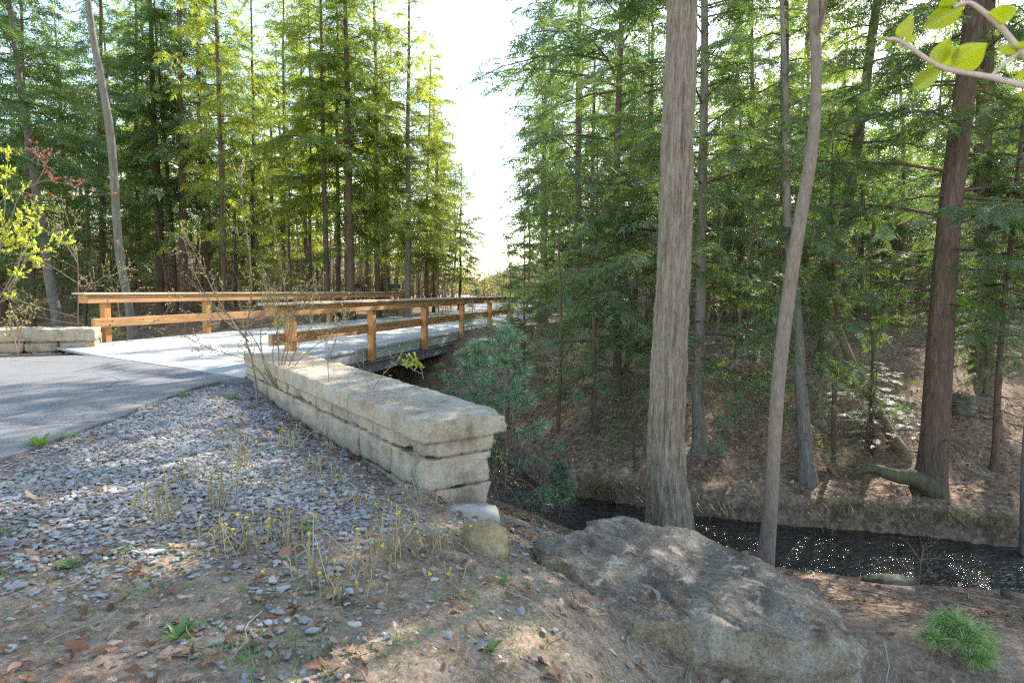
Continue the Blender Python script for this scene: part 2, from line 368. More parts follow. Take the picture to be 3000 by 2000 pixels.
# ------------------------------------------------------------------ terrain
def catmull(P, n=14):
    P = np.array(P, float); o = []
    Q = np.vstack([2 * P[0] - P[1], P, 2 * P[-1] - P[-2]])
    for i in range(1, len(Q) - 2):
        for k in range(n):
            t = k / n; a, b, c, d = Q[i - 1:i + 3]
            o.append(.5 * ((2 * b) + (-a + c) * t + (2 * a - 5 * b + 4 * c - d) * t * t + (-a + 3 * b - 3 * c + d) * t ** 3))
    o.append(P[-1]); return np.array(o)
STREAM = catmull([(60, -8), (30, -1), (14, 4.6), (9, 6.5), (5.6, 7.35), (2.9, 8.0), (1.1, 8.9), (-.2, 10.3), (-1.2, 13.2), (-2.9, 16.4), (-7.6, 18.8), (-15, 21.5), (-30, 24), (-70, 28)], 6)
U = np.array([.2595, .9657]); NL = np.array([-.9657, .2595])     # along the bridge, and across it to the left
NP0 = np.array([-4.01, 11.1]); FP0 = np.array([-9.04, 13.7]); STEP = 3.045
ROAD = catmull([(-8.6, -12), (-8.6, -4), (-8.5, 3), (-8.1, 8), (-6.9, 11.6), (-5.2, 17.5), (-3.2, 25), (-1.6, 32), (-1.0, 42), (-2.5, 60), (-7, 90), (-12, 150), (-45, 520)], 5)
def polydist(P, path):
    best = np.full(len(P), 1e9); side = np.zeros(len(P))
    for a, b in zip(path[:-1], path[1:]):
        ab = b - a; t = np.clip(((P - a) @ ab) / (ab @ ab + 1e-12), 0, 1)
        q = P - (a + t[:, None] * ab); d = np.hypot(q[:, 0], q[:, 1])
        s = ab[0] * (P[:, 1] - a[1]) - ab[1] * (P[:, 0] - a[0])
        m = d < best; best[m] = d[m]; side[m] = np.sign(s)[m]
    return best, side
def sstep(x, a, b):
    t = np.clip((x - a) / (b - a), 0, 1); return t * t * (3 - 2 * t)
def terrain_base(x, y):
    P = np.stack([x, y], -1)
    dist, side = polydist(P, STREAM)
    d = dist - (.58 + .22 * sstep(x, .6, 2.0)) - .13 * vnoise(np.stack([x * .9, y * .9, 0 * x], -1), 3)
    zn = np.interp(d, [-.9, -.3, 0, .15, 1, 1.6, 2.4, 3.2, 4, 5, 8, 14], [-2.3, -2.2, -1.98, -1.84, -1.66, -1.5, -1.05, -.66, -.36, -.18, -.09, -.07])
    zf = np.interp(d, [-.9, -.3, 0, .05, .3, 1, 3, 6, 13, 30, 60, 300], [-2.3, -2.2, -1.98, -1.58, -1.47, -1.35, -.62, .15, .8, 1.1, 1.3, 2.5])
    nb_ = sstep(d, 2.2, 3.4) * (1 - sstep(y, 4.6, 5.6))
    zn = zn - nb_ * (.20 * sstep(x, -.6, .5) + .44 * sstep(x, .15, 1.05) * (1 - sstep(y, 3.2, 3.8))) * (1 - .5 * sstep(x, 2.1, 3.2))
    z = np.where(side > 0, zn, zf)
    dr, _ = polydist(P, ROAD)
    z = z + sstep(y, 45, 130) * sstep(dr, 10, 26) * 9 + sstep(y, 90, 260) * sstep(dr, 30, 60) * 8
    wid = np.where(y > 26, 4.0 + np.clip((y - 26) * .12, 0, 4), 4.9)
    k = (1 - sstep(dr, wid, wid + 5)) * sstep(d, .6, 4.2)
    z = z * (1 - k) + (-.058) * k
    for mx, my, mz, ms in ((-.8, 4.72, -.19, 1.1), (2.48, 6.05, -1.3, 4.0)):
        z = np.maximum(z, mz - np.maximum(0, np.hypot(x - mx, y - my) - .16) * ms)
    fade = sstep(d, 0, 1.0)
    nz = .06 * fbm(np.stack([x * .55, y * .55, 0 * x], -1), 3, 11) + .018 * fbm(np.stack([x * 4, y * 4, 0 * x], -1), 3, 21)
    return z + nz * fade * (1 - .9 * (dr < wid + .2)) , d, side, dr
def tz(x, y):
    return float(terrain_base(np.array([float(x)]), np.array([float(y)]))[0][0])
def hit(px, py):
    d = ray(px, py); t = np.linspace(1.5, 60, 1400)
    X = d.x * t; Y = d.y * t; Z = EYE + d.z * t
    z = terrain_base(X, Y)[0]; k = np.argmax(Z <= z)
    if Z[k] > z[k]: k = len(t) - 1
    return Vector((X[k], Y[k], z[k]))
def stand(px, D, py=900):
    p = at(px, py, D); return Vector((p.x, p.y, tz(p.x, p.y)))
def axis(n, lo, hi, c, k):
    u = np.linspace(-1, 1, n); s = np.sinh(k * u) / math.sinh(k)
    return np.where(s < 0, c + s * (c - lo), c + s * (hi - c))
gx = axis(420, -320, 320, .3, 6.6); gy = axis(400, -160, 520, 6.5, 6.2)
GX, GY = np.meshgrid(gx, gy); gz, gd, gs, gr = terrain_base(GX.ravel(), GY.ravel())
nx, ny = len(gx), len(gy)
i, j = np.meshgrid(np.arange(nx - 1), np.arange(ny - 1)); b = (j * nx + i).ravel()
me = quads(np.stack([GX.ravel(), GY.ravel(), gz], -1), np.stack([b, b + 1, b + nx + 1, b + nx], -1), 'ground', [M_SOIL], True)
lit = np.where(gs > 0, 1 - sstep(gd, 2.2, 4.6), 1.0) * (.75 + .25 * fbm(np.stack([GX.ravel() * 1.5, GY.ravel() * 1.5, 0 * gz], -1), 3, 5))
lit = np.where((gr < 6.5) & (GY.ravel() > 24), .25, lit)
a_ = me.attributes.new('litter', 'FLOAT', 'POINT'); a_.data.foreach_set('value', np.clip(lit, 0, 1).astype(np.float32))
tag(link('ground', me), 'brown woodland ground falling to the stream', 'ground', None, 'structure')
# water: a strip along the stream
Tn = np.gradient(STREAM, axis=0); Tn /= np.linalg.norm(Tn, axis=1)[:, None]; Nn = np.stack([-Tn[:, 1], Tn[:, 0]], -1)
offs = np.linspace(-1.15, 1.15, 9)
WV = np.array([[*(STREAM[k] + Nn[k] * o), -1.9] for k in range(len(STREAM)) for o in offs])
b = (np.arange(len(STREAM) - 1)[:, None] * 9 + np.arange(8)[None]).ravel()
tag(link('water', quads(WV, np.stack([b, b + 1, b + 10, b + 9], -1), 'water', [M_WATER], True)), 'dark rippled stream running between the banks', 'stream', None, 'structure')

# ------------------------------------------------------------------ road and bridge
def lat(p): return float((np.array(p[:2]) - NP0) @ NL)
def zroad(p): return .08 * min(max(lat(p) / 5.6, -.2), 1.3)
def slab(name, outline, z, th, m, wob=0, n=1, parent=None):
    P = np.array(outline, float); pts = []
    for a, b in zip(P, np.roll(P, -1, axis=0)):
        L = np.linalg.norm(b - a); k = max(1, int(L / .25)) if wob else 1
        for q in range(k):
            p = a + (b - a) * q / k
            if wob: p = p + wob * np.array([vnoise([[p[0] * 2.3, p[1] * 2.3, 1]])[0], vnoise([[p[0] * 2.3, p[1] * 2.3, 7]])[0]])
            pts.append(p)
    bm = bmesh.new(); top = [bm.verts.new((p[0], p[1], zroad(p) + z)) for p in pts]; bot = [bm.verts.new((p[0], p[1], zroad(p) + z - th)) for p in pts]
    bm.faces.new(top); bm.faces.new(bot[::-1])
    for k in range(len(pts)):
        q = (k + 1) % len(pts); bm.faces.new((top[k], bot[k], bot[q], top[q]))
    bmesh.ops.recalc_face_normals(bm, faces=bm.faces); bmesh.ops.triangulate(bm, faces=[f for f in bm.faces if len(f.verts) > 4])
    me = bpy.data.meshes.new(name); bm.to_mesh(me); bm.free(); me.materials.append(m)
    return link(name, me, parent)
def px0(px, py, z=0.0):
    p = atz(px, py, z); return (p.x, p.y)
JR = px0(716, 1103); JL = px0(292, 1040, .06)
edge = [px0(0, 1357, -.05), px0(180, 1290, -.05), px0(380, 1216, -.05), px0(470, 1172, -.04), px0(560, 1140, -.03), px0(650, 1118, -.02), px0(716, 1112, 0)]
JRo = (JR[0] + .02, JR[1] - .01)
asph = [(-3.6, -14), (-3.75, 1.5)] + edge + [(JRo[0] + .35, JRo[1] - .2), (JRo[0] + .35, JRo[1] - .02), JRo, JL, (JL[0] - .5, JL[1] + .1), px0(0, 1056, .02), (-13.2, 9.5), (-14, 4), (-14, -14)]
tag(slab('road', asph, -.012, .09, M_ASPH, .05), 'grey asphalt lane sweeping up to the bridge', 'road', None, 'structure')
def bp(n, l): q = NP0 + U * (STEP * n) + NL * l; return (q[0], q[1])
DE = 0.12                                     # deck edge just inside the near posts
br = empty('bridge', (0, 0, 0), 'small concrete slab bridge carrying the lane over the stream', 'bridge')
deck = [JR, bp(0.0, DE), bp(5.35, DE), bp(5.35, 5.55), bp(0, 5.55), JL]
slab('deck', deck, 0, .05, M_CONC, 0, 1, br)
def beam(name, n0, n1, l0, l1, z0, z1, m, parent, bevel=.008, zl=None):
    """box along the bridge, made in its own frame so wood grain follows it"""
    L = (n1 - n0) * STEP; p = bp(n0, (l0 + l1) / 2); zz = zroad(p) if zl is None else zl
    b_ = MB(); b_.box((0, -(l1 - l0) / 2, z0), (L, (l1 - l0) / 2, z1))
    o = b_.build(name, m, parent, False, bevel); o.location = (p[0], p[1], zz); o.rotation_euler = (0, 0, math.atan2(U[1], U[0])); return o
beam('fascia', .35, 5.35, DE - .02, DE + .35, -.30, -.055, M_FASC, br, .012)
beam('edge_lip', .35, 5.35, DE - .045, DE + .2, -.062, -.012, M_FASC, br, .01)
beam('fascia', .1, 5.35, 5.3, 5.57, -.30, -.055, M_FASC, br, .012)
beam('girder', .5, 5.3, DE + .03, DE + .22, -.62, -.305, M_GIRD, br, .01)
beam('girder', .5, 5.3, DE - .035, DE + .27, -.375, -.325, M_GIRD, br, .006)
beam('girder', .5, 5.3, 2.6, 2.8, -.62, -.055, M_GIRD, br, .01)
beam('girder', .5, 5.3, 5.2, 5.4, -.62, -.305, M_GIRD, br, .01)
beam('abutment', .05, .42, .2, 5.3, -2.4, -.065, M_FOOT, br, .02)
beam('abutment', 5.05, 5.33, .3, 5.2, -1.2, -.065, M_FOOT, br, .02)
# road beyond the bridge
far = [bp(5.36, .2), bp(5.36, 5.4)] + [tuple(p + np.array([-2.9, 0])) for p in ROAD if 30 < p[1] < 140] + [tuple(p + np.array([2.9, 0])) for p in ROAD[::-1] if 30 < p[1] < 140]
bmx = slab('far_road', far, -.02, .08, concrete('worn_paving', (.40, .39, .37)), .0); tag(bmx, 'pale worn lane running on beyond the bridge', 'road', None, 'structure')

def railing(label, l_post, road_dir, low, n0=0.0):
    """road_dir +1: the road lies towards larger l; posts stand at l_post"""
    t = empty('wooden_railing', (*bp(n0, l_post), zroad(bp(n0, l_post))), label, 'railing', 'timber railings of the bridge')
    H0 = .335 if low < -.2 else .345; th = math.atan2(U[1], U[0]); t.rotation_euler = (0, 0, th)
    def bx(name, s0, s1, y0, y1, za, zb, m, bev=.008):
        b_ = MB(); b_.box((0, y0, za), (s1 - s0, y1, zb)); o = b_.build(name, m, t, False, bev); o.location = (s0, 0, 0); return o
    for k in range(6):
        b_ = MB(); b_.box((-.075, -.075, low), (.075, .075, H0 + .525)); o = b_.build('post', M_POST, t, False, .01); o.location = (k * STEP, 0, 0)
    e0, e1 = (-.56 if low < -.2 else -.52), 5.32 * STEP; js = 2.55 * STEP
    bx('top_beam', e0, js - .002, -.13, .13, H0 + .53, H0 + .715, M_TIMB); bx('top_beam', js + .002, e1, -.13, .13, H0 + .53, H0 + .715, M_TIMB)
    bx('cap_board', e0 - .11, js - .002, -.175, .175, H0 + .717, H0 + .757, M_CAP if low < -.1 else M_TIMB, .006); bx('cap_board', js + .002, e1 + .12, -.175, .175, H0 + .717, H0 + .757, M_CAP if low < -.1 else M_TIMB, .006)
    y0, y1 = (.077, .165) if road_dir > 0 else (-.165, -.077)
    bx('lower_rail', -.42, js - .002, y0, y1, H0, H0 + .20, M_TIMB); bx('lower_rail', js + .002, e1 - .2, y0, y1, H0, H0 + .20, M_TIMB)
    for k in range(6):
        for (dx, z, yy) in ((-.035, H0 + .585, .13), (.035, H0 + .655, .13), (-.035, H0 + .055, .165), (.035, H0 + .135, .165)):
            b_ = MB(); s = 1 if road_dir > 0 else -1
            b_.tube([(0, s * (yy - .01), 0), (0, s * (yy + .006), 0), (0, s * (yy + .012), 0)], [.019, .018, .010], 8)
            o = b_.build('bolt', M_BOLT, t, True); o.location = (k * STEP + dx, 0, z)
            if road_dir > 0 and k < 4:                        # threaded ends stick out of the outer face
                b_ = MB(); b_.tube([(0, -(.07 if z < H0 + .4 else .125), 0), (0, -(.15 if z < H0 + .4 else .19), 0)], [.009, .009], 6)
                o = b_.build('bolt', M_BOLT, t, True); o.location = (k * STEP + dx, 0, z)
    return t
railing('wooden railing on the stream side, its posts bolted outside the deck edge', 0, 1, -.30)
rl = railing('wooden railing on the far side of the deck, beside the left stone wall', 5.58, -1, -.12, .395)
b_ = MB(); b_.tube([(-.13, .02, -.25), (-.13, .02, .40)], [.03, .03], 8); b_.build('pipe', M_STEEL, rl, True)

# ------------------------------------------------------------------ stone walls
def rough_box(lo, hi, amp, seed, res=.05, rnd=.03):
    """closed box with rock-faced, rounded and noisy faces"""
    lo = np.array(lo, float); hi = np.array(hi, float); c = (lo + hi) / 2; h = (hi - lo) / 2
    n = [max(3, min(48, int(round(2 * x / res)))) for x in h]
    idx = {}; V = []; Fq = []
    def vid(k):
        if k not in idx: idx[k] = len(V); V.append([lo[q] + (hi[q] - lo[q]) * k[q] / n[q] for q in range(3)])
        return idx[k]
    for ax in range(3):
        a, b = [(1, 2), (2, 0), (0, 1)][ax]
        for e in (0, n[ax]):
            for p in range(n[a]):
                for q in range(n[b]):
                    f = []
                    for (u, v) in ((0, 0), (1, 0), (1, 1), (0, 1)):
                        k = [0, 0, 0]; k[ax] = e; k[a] = p + u; k[b] = q + v; f.append(vid(tuple(k)))
                    Fq.append(f if e else f[::-1])
    V = np.array(V); r = np.minimum(rnd, h.min() * .6)
    rr = r * (1 + .7 * vnoise(V * 6, seed + 50))[:, None]
    q = np.clip(V, lo + rr, hi - rr); dv = V - q; L = np.linalg.norm(dv, axis=1)[:, None] + 1e-9
    ou = dv / L; V = q + ou * rr
    cr = random.Random(seed * 7 + 1)
    for _ in range(3 if amp < .02 else 7):                                    # chips knocked off the edges
        a1, a2 = cr.sample((0, 1, 2), 2); a3 = 3 - a1 - a2; nrm = np.zeros(3); p0 = c.copy()
        s1, s2 = cr.choice((-1, 1)), cr.choice((-1, 1)); nrm[a1] = s1 * cr.uniform(.35, 1); nrm[a2] = s2 * cr.uniform(.35, 1); nrm[a3] = cr.uniform(-.35, .35); nrm /= np.linalg.norm(nrm)
        p0[a1] += s1 * h[a1]; p0[a2] += s2 * h[a2]; p0[a3] += cr.uniform(-1, 1) * h[a3]; p0 -= nrm * cr.uniform(.003, .017) * min(1, h.min() / .09)
        k = (V - p0) @ nrm; near = np.abs(V[:, a3] - p0[a3]) < cr.uniform(.12, .4)
        k = np.where(near, np.clip(k, 0, .05), 0); V = V - nrm * k[:, None]
    d = amp * (.55 * fbm(V * 3.2 + seed * 3.1, 3, seed) + .75 * fbm(V * 13, 3, seed + 9))
    V = V + ou * d[:, None]
    return V, np.array(Fq)
def stone(name, lo, hi, amp, seed, parent, m, res=.05, rnd=.03, label=None):
    V, Fq = rough_box(lo, hi, amp, seed, res, rnd); o = link(name, quads(V, Fq, name, [m], True), parent)
    if label: o['label'] = label
    return o
# near wall: cap front corner at pixel (1240,1239), far end at (715,1035)
ZC = .34
A = atz(1240, 1239, ZC); Bp = atz(713, 1035, ZC); vec = Vector((Bp.x - A.x, Bp.y - A.y)); ang = math.atan2(vec.y, vec.x); WL = vec.length
# local x runs from A to B, local y must point to the far (stream) side: mirror by starting at B instead
Bx = (Bp.x, Bp.y); angB = math.atan2(-vec.y, -vec.x)
def wall_near():
    t = empty('stone_wall', (Bp.x, Bp.y, ZC), 'long low stone wall in front with broad flat capstones, ending at a squared corner', 'wall', 'stone wing walls of the bridge', (0, 0, angB))
    r_ = random.Random(5); s = 0; k = 100
    for cl in (WL * .40, WL * .33, WL * .27):
        stone('cap_stone', (s + .003, 0, -.18), (s + cl - .003, .82, 0), .017, k, t, M_CAPST, .026, .008); k += 1; s += cl
    z = -.184
    for ci, hgt in enumerate((.14, .27, .28, .3)):
        e = WL - .03 - (.02 if ci == 1 else 0.0); s = e
        blocks = []
        first = True
        while s > .06:
            bl = r_.uniform(.6, 1.2)
            if first: bl = .62 if ci % 2 else .95
            if s - bl < .35: bl = s - .03
            iy = .035 + r_.uniform(-.015, .02) - (.02 if ci else 0)
            stone('stone_block', (s - bl + .013, iy, z - hgt + .012), (s, .66 + r_.uniform(-.03, .03), z), .034, k, t, M_STONE, .026, .007); k += 1
            s -= bl; first = False
        z -= hgt
    return t
# local y (left of direction B->A) : check it points to the stream side, else flip
ny_ = Vector((-math.sin(angB), math.cos(angB)))
wall_near()
# left wall beside the far railing
LA = at(278, 962, 12.7); la = math.atan2(-.42, -.906)
def wall_left():
    t = empty('stone_wall', (LA.x, LA.y, LA.z), 'short sunlit stone wall at the left edge, behind the road', 'wall', 'stone wing walls of the bridge', (0, 0, la))
    k = 300; s = 0; r_ = random.Random(8)
    for cl in (2.3, 2.2):
        stone('cap_stone', (s, -.75, -.26), (s + cl - .01, 0, 0), .045, k, t, M_STONE, .045, .03); k += 1; s += cl
    z = -.265
    for hgt in (.22, .3, .3):
        s = .04
        while s < 4.4:
            bl = r_.uniform(.5, 1.0)
            stone('stone_block', (s, -.68, z - hgt + .008), (s + bl - .012, -.03 - r_.uniform(0, .03), z), .045, k, t, M_STONE, .05, .03); k += 1; s += bl
        z -= hgt
wall_left()
def wall_back():
    t = empty('stone_wall', (-5.15, 28.2, .62), 'distant stone wall seen between the two railings at the far bridge end', 'wall', 'stone wing walls of the bridge', (0, 0, R(125)))
    k = 500; r_ = random.Random(3)
    stone('cap_stone', (0, -.7, -.2), (3.4, 0, 0), .015, k, t, M_CAPST, .08, .03); z = -.205
    for hgt in (.24, .26, .3, .3, .3):
        s = .03
        while s < 3.1:
            k += 1; bl = r_.uniform(.5, .95); stone('stone_block', (s, -.64, z - hgt + .008), (min(s + bl, 3.36) - .012, -.04, z), .02, k, t, M_STONE, .08, .03); s += bl
        z -= hgt
wall_back()
# concrete footing below the wall end
fp = hit(1352, 1490)
t = MB(); V, Fq = rough_box((-.2, -.30, -.3), (.22, .33, .03), .008, 77, .05, .012); t.add(V, Fq)
o = t.build('concrete_footing', M_FOOT, None, True); o.location = (fp.x, fp.y + .05, fp.z - .005); o.rotation_euler = (R(-14), R(6), R(24))
tag(o, 'pale concrete footing slab sticking out under the wall corner', 'footing')

# ------------------------------------------------------------------ rocks
def rock(name, c, r, seed, m, label, amp=.18, flat=1.0):
    bm = bmesh.new(); bmesh.ops.create_icosphere(bm, subdivisions=4, radius=1)
    V = np.array([v.co[:] for v in bm.verts]); d = 1 + amp * fbm(V * 1.3 + seed, 4, seed) + amp * .5 * fbm(V * 4.5, 4, seed + 3)
    V = V * d[:, None] * np.array(r)
    for v, p in zip(bm.verts, V): v.co = p
    for f in bm.faces: f.smooth = True
    me = bpy.data.meshes.new(name); bm.to_mesh(me); bm.free(); me.materials.append(m)
    o = link(name, me); o.location = c; return tag(o, label, 'rock')
def slab_boulder():
    a, b, c = -1.005, -.0646, .16
    px = [(1510, 1592), (1560, 1572), (1640, 1558), (1720, 1520), (1790, 1494), (1880, 1492), (1960, 1515), (2080, 1572), (2200, 1622), (2330, 1672), (2440, 1722), (2520, 1775), (2548, 1812),
          (2500, 1858), (2330, 1868), (2150, 1848), (2000, 1830), (1870, 1812), (1790, 1778), (1720, 1722), (1640, 1660), (1560, 1622)]
    P = np.array([atp(x, y, a, b, c)[:] for x, y in px]); cen = P.mean(0)
    # dense closed outline
    Q = catmull(np.vstack([P[:, :2], P[:1, :2]]), 8)[:-1]; n = len(Q)
    rings = []
    for (s, dz, out) in [(0.03, 0, 0), (.2, 0, 0), (.4, 0, 0), (.58, 0, 0), (.72, 0, 0), (.83, 0, 0), (.91, 0, 0), (.975, -.004, 0), (1, -.018, 0), (1, -.07, .03), (1, -.16, .045), (1, -.22, .07), (1, -.29, .085), (1, -.36, .10), (1, -.5, .12), (1, -.75, .1)]:
        d = Q - cen[:2]; L = np.linalg.norm(d, axis=1)[:, None]
        xy = cen[:2] + d * s + d / L * out
        z = a + b * xy[:, 0] + c * xy[:, 1] + dz
        rings.append(np.column_stack([xy, z]))
    V = np.array(rings); m = len(rings)
    nz = fbm(V.reshape(-1, 3) * np.array([2.2, 2.2, 4]), 4, 31).reshape(m, n); n2 = fbm(V.reshape(-1, 3) * np.array([5, 5, 14]), 4, 41).reshape(m, n)
    up = np.array([1] * 8 + [.8] + [.15] * 7); V[..., 2] += (.022 * nz + .022 * n2) * up[:, None]
    d = V[..., :2] - cen[:2]; d /= np.linalg.norm(d, axis=2)[..., None]
    sd = np.array([0] * 7 + [.3, .7] + [1] * 7); n3 = vnoise(np.column_stack([V.reshape(-1, 3)[:, :2] * 1.1, V.reshape(-1, 3)[:, 2] * 17]), 77).reshape(m, n); V[..., :2] += d * ((.06 * nz + .04 * n2 + .05 * np.sign(n3) * np.abs(n3) ** .5) * sd[:, None])[..., None]
    cr = random.Random(21); W0 = V.reshape(-1, 3)
    for _ in range(34):                                    # broken facets around the rim
        k = cr.randrange(n); e_ = V[8, k].copy(); o_ = np.array([*(e_[:2] - cen[:2]), 0]); o_ /= np.linalg.norm(o_); t_ = np.array([-o_[1], o_[0], 0])
        nrm = o_ * cr.uniform(.3, 1) + t_ * cr.uniform(-.5, .5) + np.array([0, 0, cr.uniform(-.2, .45)]); nrm /= np.linalg.norm(nrm)
        p0 = e_ - nrm * cr.uniform(.0, .03) - np.array([0, 0, cr.uniform(0, .3) if cr.random() > .45 else 0]); dd_ = (W0 - p0) @ nrm
        near = np.linalg.norm(W0 - p0, axis=1) < cr.uniform(.15, .4); W0 = W0 - nrm * np.where(near, np.clip(dd_, 0, .06), 0)[:, None]
    V = W0.reshape(m, n, 3)
    bi, bj = np.meshgrid(np.arange(m - 1), np.arange(n), indexing='ij'); j2 = (bj + 1) % n
    Fq = np.stack([bi * n + bj, (bi + 1) * n + bj, (bi + 1) * n + j2, bi * n + j2], -1).reshape(-1, 4)
    k = np.arange(n // 2 - 1); capq = np.stack([k, k + 1, n - 2 - k, n - 1 - k], -1)
    Fq = np.vstack([Fq, capq])
    W = V.reshape(-1, 3); base = Vector((cen[0], cen[1], -.9))
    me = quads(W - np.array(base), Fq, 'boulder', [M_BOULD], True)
    bm = bmesh.new(); bm.from_mesh(me); bmesh.ops.recalc_face_normals(bm, faces=bm.faces); bmesh.ops.subdivide_edges(bm, edges=bm.edges[:], cuts=1, use_grid_fill=True)
    VV = np.array([v.co[:] for v in bm.verts]); dd = .012 * fbm(VV * 8, 4, 61) + .008 * fbm(VV * 26, 2, 63)
    nn = np.array([v.normal[:] for v in bm.verts])
    for v, x, d_ in zip(bm.verts, nn, dd): v.co += Vector(x) * d_
    for f in bm.faces: f.smooth = True
    bm.to_mesh(me); bm.free()
    o = link('boulder', me); o.location = base
    return tag(o, 'huge flat grey boulder lying in the foreground beside the stream', 'boulder')
slab_boulder()
p = hit(1415, 1625); rock('rock', (p.x + .02, p.y + .12, p.z + .03), (.155, .14, .145), 4, M_ROUND, 'rounded tan rock on the leafy ground between wall and boulder', .3)
p = hit(2810, 1215); rock('rock', (p.x, p.y, p.z + .12), (.26, .22, .26), 9, M_GREYROCK, 'mossy dark rock behind the thickest right trunk', .5)
p = hit(1015, 1245); rock('rock', (p.x - .05, p.y, p.z + .05), (.05, .05, .10), 12, M_ROUND, 'small upright tan stone leaning on the long wall', .12)
p = hit(2600, 1705); rock('rock', (p.x, p.y, p.z + .01), (.32, .12, .07), 15, M_GREYROCK, 'low flat grey rock at the near water edge', .25)
p = hit(2995, 1770); rock('rock', (p.x, p.y + .2, p.z + .02), (.07, .05, .04), 18, M_GREYROCK, 'small pale stone in the leaves near the right edge', .2)

# ------------------------------------------------------------------ foliage building blocks
def frond(r, L=.5, nt=13, wd=.02, sec=True):
    """flat drooping hemlock spray along +x, returned as quads (n,4,3)"""
    out = []
    def strip(b, d, ln, wdt):
        d = d / (np.linalg.norm(d) + 1e-9); side = np.cross(d, [0, 0, 1.0]); side /= np.linalg.norm(side) + 1e-9
        side = side + np.array([0, 0, r.uniform(-.5, .5)]); 
        m = b + d * ln * .55; e = b + d * ln + np.array([0, 0, -.12 * ln]); w0, w1, w2 = wdt * .5, wdt * .55, wdt * .18
        out.append([b - side * w0, b + side * w0, m + side * w1, m - side * w1]); out.append([m - side * w1, m + side * w1, e + side * w2, e - side * w2])
    dr = r.uniform(.1, .35)
    ax = lambda t: np.array([t * L, .04 * L * math.sin(3 * t + dr * 9), -dr * L * t * t])
    for k in range(nt):
        t = (k + .6) / (nt + .5); s = 1 if k % 2 else -1
        ln = L * (.5 * (1 - t) ** .75 + .06) * r.uniform(.7, 1.15); an = R(r.uniform(38, 62)) * s
        d = np.array([math.cos(an), math.sin(an), r.uniform(-.25, .1)]); b = ax(t)
        strip(b, d, ln, wd)
        if sec and ln > .11:
            for q in range(int(ln / .045)):
                t2 = (q + .8) / (ln / .045 + .6); s2 = 1 if q % 2 else -1; a2 = an + s2 * R(r.uniform(35, 60))
                strip(b + d * ln * t2, np.array([math.cos(a2), math.sin(a2), r.uniform(-.3, .1)]), ln * .42 * (1.1 - t2) + .018, wd * .85)
    strip(ax(.55), ax(1) - ax(.55), L * .5, wd)
    return np.array(out)
rr = np.random.default_rng(3)
FR_HI = [frond(rr, .5, 12, .017) for _ in range(6)]
FR_MID = [frond(rr, .5, 11, .024, False) for _ in range(6)]
FR_LO = [frond(rr, .8, 8, .058, False) for _ in range(5)]
def place(fr, Ms):
    """fr: list of quad arrays; Ms: list of (variant, 3x3, origin)"""
    outp = []
    for v in range(len(fr)):
        sel = [(m, o) for (k, m, o) in Ms if k == v]
        if not sel: continue
        A3 = np.array([m for m, _ in sel]); O = np.array([o for _, o in sel])
        q = fr[v].reshape(-1, 3); w_ = np.einsum('nij,kj->nki', A3, q) + O[:, None]
        outp.append(w_.reshape(-1, 4, 3))
    return np.concatenate(outp).astype(np.float32)
def frame(d, roll):
    d = np.array(d, float); d /= np.linalg.norm(d); s = np.cross([0, 0, 1.0], d); s /= np.linalg.norm(s) + 1e-9; u = np.cross(d, s)
    c, n = math.cos(roll), math.sin(roll); s2 = s * c + u * n; u2 = -s * n + u * c
    return np.stack([d, s2, u2], 1)
